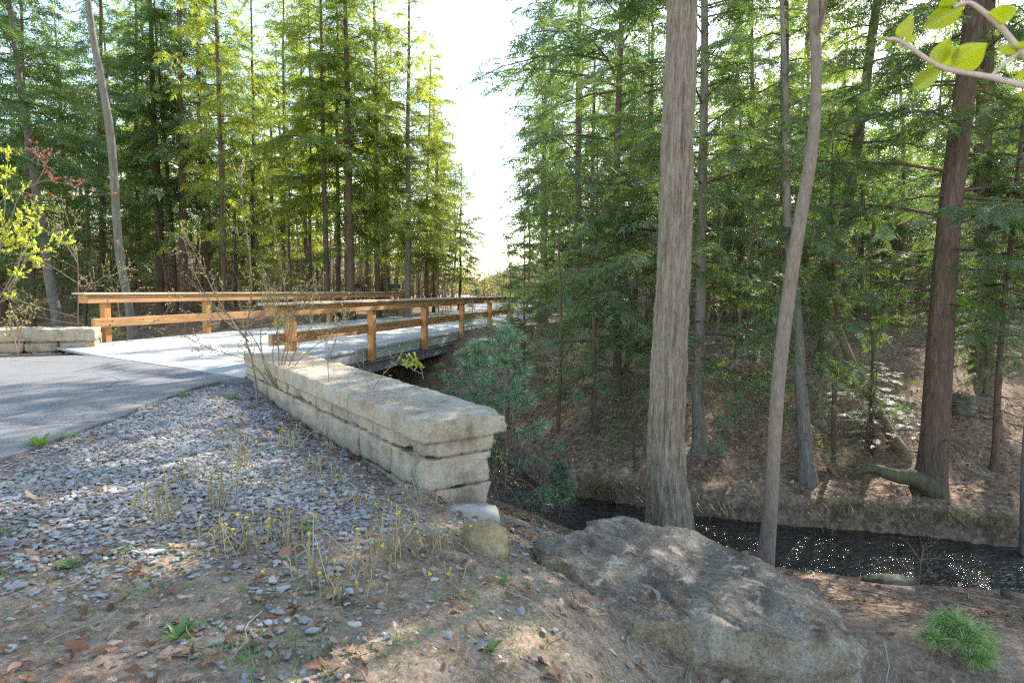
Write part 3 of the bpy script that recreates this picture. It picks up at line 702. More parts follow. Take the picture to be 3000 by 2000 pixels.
def crown_data(seed, H, z0, rmax, nb, fr, fl, dens=1.0, dead=0, power=.8, flat=.75, sub=3, thin=0):
    """returns (leaf quads, limb MB) of a hemlock: forked drooping limbs with flat sprays on both sides"""
    r = np.random.default_rng(seed); Ms = []; lm = MB()
    def limb(p, az, L, up, dn, rd, k):
        wv = r.uniform(-.35, .35)
        cv = lambda t: p + np.array([math.cos(az + wv * t) * L * t, math.sin(az + wv * t) * L * t, L * (up * t - dn * t * t)])
        lm.tube([cv(t) for t in np.linspace(0, .96, 5)], np.linspace(rd * .7, .0025, 5), 4 if k else 3, False)
        n = max(2, int(L * 6.0 * dens)); t0 = .2 if k else .05
        for q in range(n):
            t = t0 + (1 - t0) * (q + r.uniform(0, .9)) / n; s = 1 if q % 2 else -1
            d0 = cv(t + .03) - cv(t); a = math.atan2(d0[1], d0[0]) + s * R(r.uniform(25, 80))
            if q == n - 1: a = math.atan2(d0[1], d0[0])
            sc_ = fl * (.6 + .6 * (1 - t)) * r.uniform(.65, 1.25) * (.65 + .35 * min(1, L / 1.2))
            slope = d0[2] / (np.hypot(d0[0], d0[1]) + 1e-9)
            d = np.array([math.cos(a), math.sin(a), slope * .6 - r.uniform(-.15, .5)])
            Ms.append((int(r.integers(len(fr))), frame(d, r.normal(0, .45)) * sc_, cv(t) + np.array([0, 0, r.uniform(-.05, .05)])))
        if k:
            for q in range(sub + (L > 2)):
                t = r.uniform(.22, .9); s = 1 if q % 2 else -1
                limb(cv(t), az + s * R(r.uniform(30, 65)), L * (.22 + .38 * (1 - t)) * r.uniform(.7, 1.2), r.uniform(-.15, .25), r.uniform(.2, .5), rd * .45, 0)
    for k in range(nb):
        if thin and r.uniform() < thin and k / nb > .62: continue
        f = (k + r.uniform(-.8, 1.8)) / nb; f = min(max(f, 0), .995); h = z0 + (H - z0) * f ** flat
        L = rmax * ((1 - f) ** power * .92 + .06) * r.uniform(.4, 1.15)
        if f < .12: L *= .75 + .25 * f / .12
        limb(np.array([0, 0, h]), k * 2.399 + r.uniform(-.9, .9), L, r.uniform(-.1, .4) + .35 * f, r.uniform(.2, .6) * (1 - .5 * f), .008 + .009 * L, 1)
    for k in range(dead):                                  # bare dead lower limbs
        h = r.uniform(.12, 1.0) * (z0 + .15 * (H - z0)); az = r.uniform(0, 6.28); L = r.uniform(.5, 1.9)
        P = np.array([[math.cos(az) * L * t, math.sin(az) * L * t, h + L * (.15 * t - .4 * t * t) + r.uniform(-.03, .03)] for t in np.linspace(0, 1, 5)])
        lm.tube(P, np.linspace(.010, .0025, 5), 4, False)
        for q in range(int(r.integers(2, 6))):
            t = r.uniform(.3, .9); b0 = P[0] + (P[-1] - P[0]) * t; b0[2] = h + L * (.15 * t - .4 * t * t); a2 = az + r.uniform(-.9, .9); l2 = L * r.uniform(.2, .4)
            lm.tube([b0, b0 + l2 * np.array([math.cos(a2), math.sin(a2), -.25])], [.006, .002], 3, False)
    return place(fr, Ms), lm
PROTO = {}
def proto(key, H, *a, **k):
    lq, lm = crown_data(*a, **k)
    PROTO[key] = (H, leafquads(lq, 'crown', [M_HEM]), quads(np.vstack(lm.V), np.vstack(lm.F), 'limbs', [B_HEM], True))
# near hemlocks (fine sprays); H native
proto('near_a', 13, 11, 13, 1.4, 3.3, 112, FR_HI, .72, 1.35, dead=10, flat=1.0, thin=.5)
proto('near_b', 13, 12, 13, 2.3, 3.0, 98, FR_HI, .72, 1.3, dead=16, flat=1.0, thin=.66)
proto('young_a', 5, 13, 5, .5, 1.55, 60, FR_HI, .58, 1.4, flat=.9)
proto('young_b', 5, 14, 5, .8, 1.35, 46, FR_HI, .58, 1.3, dead=4, flat=.9)
proto('sparse', 3.2, 15, 3.2, .5, .95, 26, FR_HI, .5, .8, flat=.9)
proto('mid_a', 16, 16, 16, 2.6, 3.7, 120, FR_MID, 1.1, 1.15, dead=22)
proto('mid_b', 16, 17, 16, 3.8, 3.4, 104, FR_MID, 1.1, 1.1, dead=34)
proto('mid_full', 16, 18, 16, 1.0, 4.1, 128, FR_MID, 1.05, 1.1, flat=.95)
proto('mid_high', 16, 20, 16, 3.3, 4.2, 120, FR_MID, 1.05, 1.15, flat=1.0, dead=26)
proto('mid_c', 16, 19, 16, 3.0, 3.3, 100, FR_MID, 1.1, 1.1, dead=28)
_var = {}
def crown_mesh(key, lm):
    """mesh copy with another foliage material, cached"""
    k = (key, lm.name)
    if k not in _var:
        me = PROTO[key][1]
        if me.materials[0] != lm: me = me.copy(); me.materials[0] = lm
        _var[k] = me
    return _var[k]
def trunk_mesh(H, r0, seed, barkm, seg=12, bend=.05, flare=.5, top=.18):
    r = np.random.default_rng(seed); n = max(10, int(H / .6)); z = np.concatenate([[-.5, -.1, 0, .08, .2, .4], np.linspace(.8, H, n)])
    t = z / H; wob = bend * np.stack([vnoise(np.stack([t * 4, 0 * t, 0 * t + seed], -1), 1), vnoise(np.stack([t * 4, 0 * t + 5, 0 * t + seed], -1), 2)], -1) * np.clip(z, 0, 1)[:, None]
    P = np.column_stack([wob, z]); rad = r0 * (1 - (1 - top) * np.clip(t, 0, 1)) * (1 + flare * np.exp(-np.clip(z, -.2, 9) / .22))
    prof = 1 + .06 * vnoise(np.stack(np.broadcast_arrays(np.cos(np.arange(seg) * 6.283 / seg)[None] * 2 + seed, np.sin(np.arange(seg) * 6.283 / seg)[None] * 2, z[:, None] * 1.5), -1).reshape(-1, 3), 8).reshape(len(z), seg)
    mb = MB(); mb.tube(P, rad, seg, False, prof); return quads(np.vstack(mb.V), np.vstack(mb.F), 'trunk', [barkm], True)
_seed = [100]
def tree(label, group, base, top, dia_px, H, key, cs=1.0, barkm=None, leaf=None, name='hemlock_tree', cat='tree', twist=None, flare=.5, ch=None):
    """base: world point; top: world point the axis passes through"""
    _seed[0] += 1; s = _seed[0]
    ax = (Vector(top) - Vector(base)).normalized()
    q = Vector((0, 0, 1)).rotation_difference(ax)
    e = empty(name, base, label, cat, group); e.rotation_mode = 'QUATERNION'; e.rotation_quaternion = q @ Quaternion((0, 0, 1), random.uniform(0, 6.28) if twist is None else twist)
    r0 = dia_px * base[1] / F / 2
    link('trunk', trunk_mesh(H, r0, s, barkm or B_HEM, 12, .06, flare), e)
    if key:
        Hn = PROTO[key][0]; sz = (ch or H / Hn)
        c = link('crown', crown_mesh(key, leaf or M_HEM), e); c.scale = (cs, cs, sz)
        l_ = link('limbs', PROTO[key][2], e); l_.scale = (cs, cs, sz)
    return e
def poly_trunk(name, label, cat, group, pts, barkm, seg=14, flare=.35, res=.15, extra=None, ridges=0):
    """trunk through pixel points (px, py, D, width px); first point is the base on the ground"""
    W = np.array([[*at(a, b, D), w_ * D / F / 2] for a, b, D, w_ in pts]); S = catmull(W, 10)
    P = S[:, :3]; rad = S[:, 3].copy()
    L = np.concatenate([[0], np.cumsum(np.linalg.norm(np.diff(P, axis=0), axis=1))]); n = int(L[-1] / res) + 2; g = np.linspace(0, L[-1], n)
    P = np.stack([np.interp(g, L, P[:, q]) for q in range(3)], -1); rad = np.interp(g, L, rad)
    P = np.vstack([P[0] - np.array([0, 0, .5]), P]); rad = np.concatenate([[rad[0]], rad]); g = np.concatenate([[-.5], g])
    rad = rad * (1 + flare * np.exp(-np.clip(g, -.1, 99) / .25))
    a = np.arange(seg) * 2 * np.pi / seg
    pr = np.stack(np.broadcast_arrays(np.cos(a)[None] * 1.6, np.sin(a)[None] * 1.6, g[:, None] * 1.2), -1).reshape(-1, 3)
    prof = 1 + .06 * vnoise(pr, 4).reshape(len(g), seg)
    if ridges:
        pr = np.stack(np.broadcast_arrays(np.cos(a)[None] * 5.5, np.sin(a)[None] * 5.5, g[:, None] * 2.1), -1).reshape(-1, 3)
        k = fbm(pr, 2, 5).reshape(len(g), seg); prof += ridges * (1 - 2.2 * np.abs(k))
        pr[:, 2] *= 5; prof += ridges * .35 * vnoise(pr * 2, 6).reshape(len(g), seg)
        roots = np.exp(-np.clip(g, 0, 99) / .25)[:, None] * (.10 * np.cos(a * 3 + .6) + .07 * np.cos(a * 5 + 2))[None]; prof = prof + roots
    base = P[1].copy(); mb = MB(); mb.tube(P - base, rad, seg, False, prof)
    e = empty(name, base, label, cat, group); mb.build('trunk', barkm, e, True)
    return e, P[1:], rad[1:]

# ------------------------------------------------------------------ the trees one can tell apart
GL = 'conifers standing beyond the far railing'; GR = 'hemlocks on the wooded slope across the stream'; GS = 'young hemlocks along the stream'
def T(label, group, px, D, pt, w_, H, key, cs=1.0, leaf=None, barkm=None, pyb=None, **k):
    base = hit(px, pyb) if pyb else stand(px, D)
    tree(label, group, base, at(pt, 0, base.y), w_, H, key, cs, barkm, leaf, **k)
# left of the road gap: (label, base px, D, px at top of frame, width px, height, crown)
T('dark hemlock trunk at the left frame edge, straight and half hidden by foliage', GL, 92, 24, 60, 18, 17, 'mid_a')
T('thick dark trunk leaning left behind the left stone wall', GL, 188, 19, 20, 32, 15, 'mid_b', barkm=B_GREY)
T('tall hemlock with two slender trunks close together, its left thicker trunk', GL, 474, 28, 440, 26, 18, 'mid_b')
T('slender trunk leaning against the thicker trunk left of the middle post', GL, 520, 28, 452, 14, 16, 'mid_c', .8)
T('straight dark trunk just left of the second post of the far railing', GL, 540, 27, 522, 27, 18, 'mid_c', 1.0)
T('straight dark trunk just right of the second post of the far railing', GL, 604, 28, 578, 23, 18, 'mid_b', 1.0)
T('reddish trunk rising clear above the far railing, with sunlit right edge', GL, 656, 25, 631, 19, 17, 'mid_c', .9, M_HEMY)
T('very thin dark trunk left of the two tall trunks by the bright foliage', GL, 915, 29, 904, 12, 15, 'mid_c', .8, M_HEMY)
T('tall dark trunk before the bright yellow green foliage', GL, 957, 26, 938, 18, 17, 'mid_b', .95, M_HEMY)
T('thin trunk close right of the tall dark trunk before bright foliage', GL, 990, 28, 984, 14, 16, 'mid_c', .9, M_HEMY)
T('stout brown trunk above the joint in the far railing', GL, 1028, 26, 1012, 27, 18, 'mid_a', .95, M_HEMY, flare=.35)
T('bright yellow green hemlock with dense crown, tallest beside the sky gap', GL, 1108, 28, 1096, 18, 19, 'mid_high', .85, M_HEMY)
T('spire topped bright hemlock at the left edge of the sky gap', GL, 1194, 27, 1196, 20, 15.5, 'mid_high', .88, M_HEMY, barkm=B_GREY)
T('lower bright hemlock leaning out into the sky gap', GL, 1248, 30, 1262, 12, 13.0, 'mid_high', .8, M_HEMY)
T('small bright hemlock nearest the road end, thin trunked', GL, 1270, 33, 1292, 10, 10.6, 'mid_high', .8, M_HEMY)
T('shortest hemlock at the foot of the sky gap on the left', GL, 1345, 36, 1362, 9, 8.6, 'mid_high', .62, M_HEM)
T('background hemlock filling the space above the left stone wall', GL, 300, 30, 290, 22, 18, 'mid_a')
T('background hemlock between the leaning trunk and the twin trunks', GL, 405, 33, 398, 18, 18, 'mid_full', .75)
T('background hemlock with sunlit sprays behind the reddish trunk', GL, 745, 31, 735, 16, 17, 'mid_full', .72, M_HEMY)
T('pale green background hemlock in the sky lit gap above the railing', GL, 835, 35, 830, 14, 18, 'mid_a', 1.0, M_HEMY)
T('dim background hemlock far left behind the yellow shrub', GL, 10, 28, -20, 24, 18, 'mid_full', .8)
T('dark hemlock beyond the left frame edge', GL, -160, 24, -200, 24, 18, 'mid_a')
T('young dark hemlock with low boughs behind the left trunks', GL, 250, 24, 245, 10, 8.0, 'young_a', 1.5)
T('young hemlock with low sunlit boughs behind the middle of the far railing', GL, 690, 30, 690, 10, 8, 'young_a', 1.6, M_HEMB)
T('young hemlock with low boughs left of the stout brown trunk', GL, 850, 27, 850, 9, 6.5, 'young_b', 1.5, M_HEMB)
# the curved grey trunk behind the far railing
e, P, rad = poly_trunk('maple_tree', 'grey curved trunk leaning left, rising behind the left end of the far railing', 'tree', GL,
    [(392, 1000, 17, 27), (378, 900, 17, 23), (352, 760, 17, 22), (342, 640, 17, 22), (326, 420, 17, 22), (300, 250, 17, 20), (276, 130, 17, 18), (258, 0, 17, 16), (225, -260, 17, 13), (215, -560, 17, 8)], B_GREY, 10)
# right of the gap
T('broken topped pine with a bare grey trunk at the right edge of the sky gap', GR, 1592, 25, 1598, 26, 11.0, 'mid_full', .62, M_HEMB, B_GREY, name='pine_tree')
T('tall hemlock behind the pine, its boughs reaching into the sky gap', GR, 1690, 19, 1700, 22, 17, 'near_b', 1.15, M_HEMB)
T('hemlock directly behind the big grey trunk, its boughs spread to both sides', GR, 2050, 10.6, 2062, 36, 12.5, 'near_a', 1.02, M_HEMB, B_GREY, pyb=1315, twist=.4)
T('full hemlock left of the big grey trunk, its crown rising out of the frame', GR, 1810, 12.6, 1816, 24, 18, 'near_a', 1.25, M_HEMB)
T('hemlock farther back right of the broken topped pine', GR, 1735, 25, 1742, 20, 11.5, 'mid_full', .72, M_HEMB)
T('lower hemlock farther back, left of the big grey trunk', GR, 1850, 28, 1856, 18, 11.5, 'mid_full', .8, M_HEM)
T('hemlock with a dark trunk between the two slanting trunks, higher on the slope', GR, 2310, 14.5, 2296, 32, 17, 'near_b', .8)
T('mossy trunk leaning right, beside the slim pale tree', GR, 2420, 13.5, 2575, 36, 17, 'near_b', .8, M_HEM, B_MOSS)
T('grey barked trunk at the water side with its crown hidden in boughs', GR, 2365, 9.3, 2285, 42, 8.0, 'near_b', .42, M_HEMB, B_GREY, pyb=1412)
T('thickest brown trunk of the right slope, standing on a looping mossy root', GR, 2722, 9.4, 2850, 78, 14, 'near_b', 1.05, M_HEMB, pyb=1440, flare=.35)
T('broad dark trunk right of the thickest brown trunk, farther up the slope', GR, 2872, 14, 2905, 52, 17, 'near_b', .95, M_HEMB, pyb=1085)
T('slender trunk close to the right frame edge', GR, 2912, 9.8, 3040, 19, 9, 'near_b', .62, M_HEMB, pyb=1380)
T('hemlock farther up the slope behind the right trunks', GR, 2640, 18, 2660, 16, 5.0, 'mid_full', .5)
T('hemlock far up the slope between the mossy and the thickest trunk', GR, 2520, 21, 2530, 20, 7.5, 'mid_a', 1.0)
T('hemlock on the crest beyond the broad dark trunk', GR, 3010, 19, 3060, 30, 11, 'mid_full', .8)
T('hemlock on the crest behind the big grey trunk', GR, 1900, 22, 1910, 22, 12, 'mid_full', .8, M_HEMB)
T('hemlock on the crest left of the slim pale tree', GR, 2200, 20, 2205, 22, 11.5, 'mid_full', .85)
T('tall hemlock on the crest behind the slim pale tree', GR, 2360, 26, 2370, 20, 14, 'mid_a', 1.0, M_HEMY)
T('hemlock beyond the right frame edge', GR, 3260, 13, 3300, 34, 14, 'near_b', 1.0)
T('tall hemlock beyond the right frame edge, nearest the water', GR, 3500, 11, 3600, 34, 14, 'near_a', 1.0)
# saplings
T('young hemlock with a thin dark stem left of the big grey trunk', GS, 1740, 10.2, 1752, 18, 5.4, 'young_a', 1.0, M_HEMB, pyb=1268)
T('young hemlock with low dense boughs overhanging the far railing end', GS, 1640, 11.2, 1640, 11, 4.7, 'young_a', .95, M_HEMB, pyb=1175)
T('young hemlock rising behind the leaning dead stem', GS, 1850, 12.5, 1850, 12, 5.6, 'young_b', 1.15, M_HEM)
T('young hemlock crowding the lower rail end beside the pine sapling', GS, 1540, 14.0, 1540, 9, 4.4, 'young_a', .95, M_HEMB)
T('sparse hemlock sapling before the railing, with open airy boughs', GS, 1396, 11.6, 1390, 9, 3.6, 'sparse', 1.0, M_HEMB)
T('sparse hemlock sapling right of the airy one, before the last railing post', GS, 1494, 12.4, 1492, 8, 3.9, 'sparse', 1.0, M_HEMB)
T('low hemlock seedling just left of the big grey trunk base', GS, 1860, 8.8, 1860, 7, 2.1, 'sparse', .9, M_HEM, pyb=1380)
T('low hemlock boughs at mid slope right of the big grey trunk', GS, 2170, 11, 2170, 10, 3.6, 'young_b', .95, M_HEMB)
T('low spreading hemlock under the thickest brown trunk', GS, 2560, 10.6, 2560, 8, 1.5, 'young_b', .8, M_HEMB, pyb=1334)
T('low spreading hemlock left of the mossy leaning trunk', GS, 2330, 15.5, 2330, 8, 3.0, 'young_a', .9)
T('low hemlock with glinting sprays right of the thin slope stems', GS, 2480, 15.6, 2480, 10, 2.9, 'young_a', 1.0, M_HEMB)
T('low hemlock with dark sprays at the right edge of the slope', GS, 2905, 11.2, 2905, 9, 3.4, 'young_a', .85, M_HEMB)
T('small hemlock spreading beneath the far deck edge', GS, 1290, 12.6, 1290, 6, 1.9, 'sparse', .9, M_HEMB)
# big furrowed trunk in front, slim pale trunk
def bare_limbs(P, rad, parent, barkm, n, seed, lmin=1.2, lmax=3.5, start=.72):
    r = np.random.default_rng(seed); mb = MB()
    for k in range(n):
        i_ = int(len(P) * r.uniform(start, .99)); az = r.uniform(0, 6.28); L = r.uniform(lmin, lmax); b0 = P[i_] - P[0]
        c = lambda t: b0 + L * np.array([math.cos(az) * t, math.sin(az) * t, .75 * t + .2 * t * t]) + .06 * L * np.array([math.sin(5 * t + k), math.cos(4 * t + k), 0]) * t
        mb.tube([c(t) for t in np.linspace(0, 1, 8)], np.linspace(rad[i_] * .45, .006, 8), 6, False)
        for q in range(7):
            t = r.uniform(.25, .95); a2 = az + r.uniform(-1.3, 1.3); l2 = L * r.uniform(.2, .5); s = c(t)
            mb.tube([s, s + l2 * np.array([math.cos(a2) * .5, math.sin(a2) * .5, .45]), s + l2 * np.array([math.cos(a2 + .2), math.sin(a2 + .2), .95])], [.012, .008, .003], 4, False)
    return mb.build('limbs', barkm, parent, True)
DB = 6.3
e, P, rad = poly_trunk('ash_tree', 'thick pale grey trunk with furrowed bark standing right behind the flat boulder', 'tree', None,
    [(1962, 1530, DB, 100), (1955, 1440, DB, 105), (1950, 1300, DB, 100), (1957, 1150, DB, 95), (1965, 950, DB, 89), (1978, 700, DB, 86), (1985, 450, DB, 84), (1992, 200, DB, 80), (1996, 0, DB, 76), (2004, -700, DB, 65), (2010, -1600, DB, 48), (2016, -2400, DB, 21)], B_ASH, 128, .3, .025, ridges=.15)
bare_limbs(P, rad, e, B_ASH, 12, 5)
DS = 6.05
e, P, rad = poly_trunk('maple_tree', 'slim pale brown trunk slanting up at the near water edge, right of the big trunk', 'tree', None,
    [(2240, 1645, DS, 44), (2256, 1500, DS, 42), (2268, 1300, DS, 40), (2284, 1080, DS, 39), (2312, 850, DS, 38), (2345, 640, DS, 36), (2374, 470, DS, 34), (2388, 330, DS, 31), (2391, 180, DS, 29), (2383, 0, DS, 27), (2376, -500, DS, 22), (2384, -1100, DS, 10)], B_SLIM, 24, .3, .06)
bare_limbs(P, rad, e, B_SLIM, 9, 6, .8, 2.2, .55)
mb = MB()                                               # side stem forking off near the top of the frame
mb.tube([Vector(at(2398, 95, DS)) - Vector(P[0]), Vector(at(2410, 40, DS)) - Vector(P[0]), Vector(at(2412, -60, DS)) - Vector(P[0]), Vector(at(2440, -500, DS)) - Vector(P[0])], [.03, .032, .03, .012], 8, False)
mb.build('limbs', B_SLIM, e, True)
hr = hit(3010, 1690)
poly_trunk('birch_tree', 'grey trunk cut off by the right frame edge beside the water', 'tree', None, [(3012, 1690, hr.y, 44), (3014, 1500, hr.y, 42), (3018, 1300, hr.y, 40), (3060, 900, hr.y, 38), (3100, 300, hr.y, 34), (3140, -600, hr.y, 22), (3160, -1200, hr.y, 9)], B_GREY, 16)
# thin bare stems and dead wood on the slope
for lab, pts, bk, nm, cat in [
    ('thin dark stem left of the fallen log', [(2441, 1368, 9.7, 15), (2444, 1200, 9.7, 14), (2446, 1050, 9.8, 12), (2450, 900, 9.9, 11), (2436, 640, 10, 8), (2440, 420, 10, 4)], B_HEM, 'sapling', 'sapling'),
    ('thin dark stem crossing in front of the fallen log', [(2556, 1336, 10, 12), (2553, 1200, 10, 11), (2558, 1050, 10, 9), (2552, 850, 10, 7), (2560, 600, 10, 4)], B_HEM, 'sapling', 'sapling'),
    ('thin brown stem under the young hemlocks left of the big trunk', [(1637, 1190, 11, 10), (1641, 1050, 11, 9), (1642, 900, 11, 8), (1636, 700, 11, 5)], B_HEM, 'sapling', 'sapling'),
    ('dark dead trunk leaning left of the big grey trunk', [(1812, 1128, 12.6, 18), (1850, 1040, 12.8, 17), (1893, 935, 13, 16), (1925, 860, 13.2, 15), (1965, 770, 13.5, 12)], B_HEM, 'dead_trunk', 'dead tree'),
    ('fallen log slanting down the slope left of the thickest trunk', [(2650, 1332, 9.6, 34), (2600, 1255, 10, 33), (2545, 1150, 10.6, 32), (2500, 1070, 11.1, 27), (2470, 1000, 11.5, 24), (2452, 940, 11.9, 18)], B_DEAD, 'fallen_log', 'log'),
    ('dark rotting log lying behind the slanting fallen log', [(2690, 1240, 10.9, 30), (2620, 1190, 11.2, 32), (2560, 1150, 11.6, 26), (2470, 1110, 12.2, 18)], B_HEM, 'fallen_log', 'log'),
    ('grey weathered branch lying on the far bank under the birch grey trunk', [(2470, 1420, 9.1, 12), (2440, 1380, 9.3, 14), (2405, 1330, 9.6, 9)], B_DEAD, 'fallen_branch', 'branch')]:
    poly_trunk(nm, lab, cat, None, pts, bk, 10, .15, .1)
rt = hit(2720, 1440)
poly_trunk('root', 'looping mossy root arching from the thickest brown trunk along the bank', 'root', None, [(2745, 1448, rt.y - .12, 60), (2690, 1405, rt.y - .16, 52), (2620, 1392, rt.y - .14, 40), (2560, 1372, rt.y - .08, 30), (2520, 1378, rt.y, 24), (2490, 1402, rt.y + .06, 18)], B_MOSS, 12, .1, .06)

# bare deciduous trees far off in the sky gap
def bare_tree(label, px, D, H, w_, seed, spread=.5, group='leafless trees beside the sky gap'):
    r = np.random.default_rng(seed); base = stand(px, D); e = empty('bare_tree', base, label, 'tree', group)
    tr = MB(); lm = MB()
    z = np.linspace(-.3, H, 12); X = np.column_stack([.12 * np.sin(z * .5 + seed), .12 * np.cos(z * .4), z]); tr.tube(X, np.linspace(w_ * D / F / 2, .015, 12), 8, False)
    def rec(p, d, L, rd, k):
        pts = [p]; q = p
        for s in range(4):
            d = d + r.normal(0, .16, 3) + np.array([0, 0, .06]); d /= np.linalg.norm(d); q = q + d * L / 4; pts.append(q)
        lm.tube(pts, np.linspace(rd, rd * .45, 5), 3 if rd < .02 else 5, False)
        if k:
            for s in range(int(r.integers(3, 6))):
                t = int(r.integers(1, 5)); n = d + r.normal(0, .75, 3); n /= np.linalg.norm(n); rec(pts[t], n, L * r.uniform(.45, .7), rd * .5, k - 1)
    for k in range(9):
        h = H * r.uniform(.35, .95); az = r.uniform(0, 6.28); rec(np.array([0, 0, h]), np.array([math.cos(az) * spread, math.sin(az) * spread, .8]), (H - h) * .6 + H * .12, .035, 3)
    tr.build('trunk', B_TWIG, e, True); lm.build('limbs', B_TWIG, e, True)
bare_tree('tall leafless tree with fine pale twigs behind the broken topped pine', 1600, 34, 15, 14, 3)
bare_tree('leafless tree peeking out right of the bright hemlocks', 1275, 42, 15.5, 10, 4)
bare_tree('leafless tree low at the foot of the sky gap', 1330, 55, 12, 9, 5)
bare_tree('leafless tree just left of the tall leafless one by the pine', 1545, 46, 14, 9, 6)

# ------------------------------------------------------------------ the woods behind, one mass
def woods():
    r = np.random.default_rng(91); protoL = []
    for k in range(4):
        lq, lm = crown_data(200 + k, 16, 1.6 + k * .9, 3.1, 62, FR_LO, .9, .6, dead=0, sub=2); protoL.append(lq)
    spots = []
    for k in range(170):
        D = r.uniform(24, 40); px = r.uniform(1830, 3900); spots.append(((px - 1500) / F * D, D))
    for k in range(60):
        D = r.uniform(33, 46); px = r.uniform(1570, 1900); spots.append(((px - 1500) / F * D, D))
    for k in range(900):
        D = r.uniform(33, 82); px = r.uniform(-900, 3900); X = (px - 1500) / F * D
        if abs(px - 1425) < 150: continue
        if px < 1425 and px > 1150 and D < 46: continue
        if 1425 < px < 1850 and D < 32: continue
        spots.append((X, D))
    for k in range(70):
        D = r.uniform(23, 33); px = r.uniform(1750, 3900); spots.append(((px - 1500) / F * D, D))
    for k in range(40):
        D = r.uniform(34, 40); px = r.uniform(-700, 1100); spots.append(((px - 1500) / F * D, D))
    keep = []
    for s in spots:
        if all((s[0] - q[0]) ** 2 + (s[1] - q[1]) ** 2 > 9 for q in keep): keep.append(s)
    keep = keep[:390]
    Q = []; tr = MB()
    for (X, D) in keep:
        z = tz(X, D); k = int(r.integers(4)); a = r.uniform(0, 6.28); c, s = math.cos(a), math.sin(a); h = r.uniform(.75, 1.25) * (1 if D < 55 else .8) * (.5 if D < 34 and X > 3 else 1.0 if D < 40 and X > 3 else 1.3 if X > 3 and D < 62 else 1); w_ = r.uniform(.85, 1.25)
        M = np.array([[c * w_, -s * w_, 0], [s * w_, c * w_, 0], [0, 0, h]]); q = protoL[k].reshape(-1, 3) @ M.T + np.array([X, D, z]); Q.append(q.reshape(-1, 4, 3))
        tr.tube([(X, D, z - .3), (X + r.uniform(-.3, .3), D, z + 8 * h), (X + r.uniform(-.5, .5), D, z + 15.5 * h)], [r.uniform(.12, .22), .11, .02], 6, False)
    for k in range(330):                                   # low evergreens filling the wood's foot
        D = r.uniform(30, 80); px = r.uniform(-900, 3900)
        if abs(px - 1425) < 140 or (1425 < px < 1800 and D < 34) or (1100 < px < 1425 and D < 44): continue
        X = (px - 1500) / F * D; z = tz(X, D); a = r.uniform(0, 6.28); c, s = math.cos(a), math.sin(a); h = r.uniform(.18, .42); w_ = r.uniform(.45, .8)
        M = np.array([[c * w_, -s * w_, 0], [s * w_, c * w_, 0], [0, 0, h]]); q = protoL[int(r.integers(4))][::2].reshape(-1, 3) @ M.T + np.array([X, D, z - .3]); Q.append(q.reshape(-1, 4, 3))
    Q = np.concatenate(Q); n = len(Q); tv = np.vstack(tr.V); tf = np.vstack(tr.F)
    V = np.vstack([Q.reshape(-1, 3), tv]); Fq = np.vstack([np.arange(n * 4).reshape(n, 4), tf + n * 4])
    o = link('woods', quads(V, Fq, 'woods', [M_FAR, B_HEM], False, np.concatenate([np.zeros(n, int), np.ones(len(tf), int)])))
    tag(o, 'far conifer wood closing the view behind the nearer trunks', 'woods', None, 'stuff')
woods()
def undergrowth():
    r = np.random.default_rng(92); mb = MB(); lq = []
    for k in range(2600):
        if k < 1500: D = r.uniform(26, 60); px = r.uniform(-300, 1330)
        elif k < 2100: D = r.uniform(15, 40); px = r.uniform(1850, 3300)
        else: D = r.uniform(48, 80); px = r.uniform(1200, 1700)
        X = (px - 1500) / F * D; 
        z = tz(X, D) if k % 6 == 0 or k < 3 else float(np.interp(D, [15, 30, 80], [.3, .9, 1.3])) - .4
        H = r.uniform(1.2, 5.5) if k < 2100 else r.uniform(.8, 3.2); l = r.normal(0, .09, 2)
        P = [(X + l[0] * t * H + .06 * math.sin(t * 7 + k), D + l[1] * t * H, z + t * H) for t in (0, .3, .65, 1)]
        mb.tube(P, np.array([1, .8, .55, .2]) * (r.uniform(.012, .032) if k % 7 else r.uniform(.035, .07)), 3, False)
        for q in range(5):
            t = r.uniform(.3, .95); a = r.uniform(0, 6.28); L = r.uniform(.2, .8); b0 = np.array([X + l[0] * t * H, D + l[1] * t * H, z + t * H])
            mb.tube([b0, b0 + L * np.array([math.cos(a), math.sin(a), r.uniform(.1, .9)])], [.009, .004], 3, False)
    o = mb.build('undergrowth', B_TWIG, None, False); tag(o, 'bare brown saplings and brush crowding under the trees', 'undergrowth', None, 'stuff')
undergrowth()
def brush():
    r = np.random.default_rng(93); q = []
    for k in range(26000):
        D = r.uniform(50, 95); px = r.normal(1400, 130) if k % 3 else r.uniform(1100, 1750); X = (px - 1500) / F * D
        cl = .5 + .5 * math.sin(px * .06 + D * .31) * math.cos(D * .4 + px * .021)
        z = .3 + abs(r.normal(0, 1.2)) * (.3 + cl) + .5; s = r.uniform(.06, .16); d = r.normal(0, 1, 3); d /= np.linalg.norm(d); e_ = np.cross(d, r.normal(0, 1, 3)); e_ /= np.linalg.norm(e_)
        c = np.array([X, D, z]); q.append([c - d * s, c + e_ * s * .5, c + d * s, c - e_ * s * .5])
    o = link('brush', leafquads(q, 'brush', [foliage('spring_brush', [(.2, (.16, .15, .07)), (.5, (.27, .21, .12)), (.8, (.25, .28, .08))], [(.2, (.3, .3, .1)), (.8, (.5, .45, .15))], .5, .02, .5, .2)]))
    tag(o, 'pale yellow and tan spring brush at the end of the clearing', 'brush', None, 'stuff')
brush()

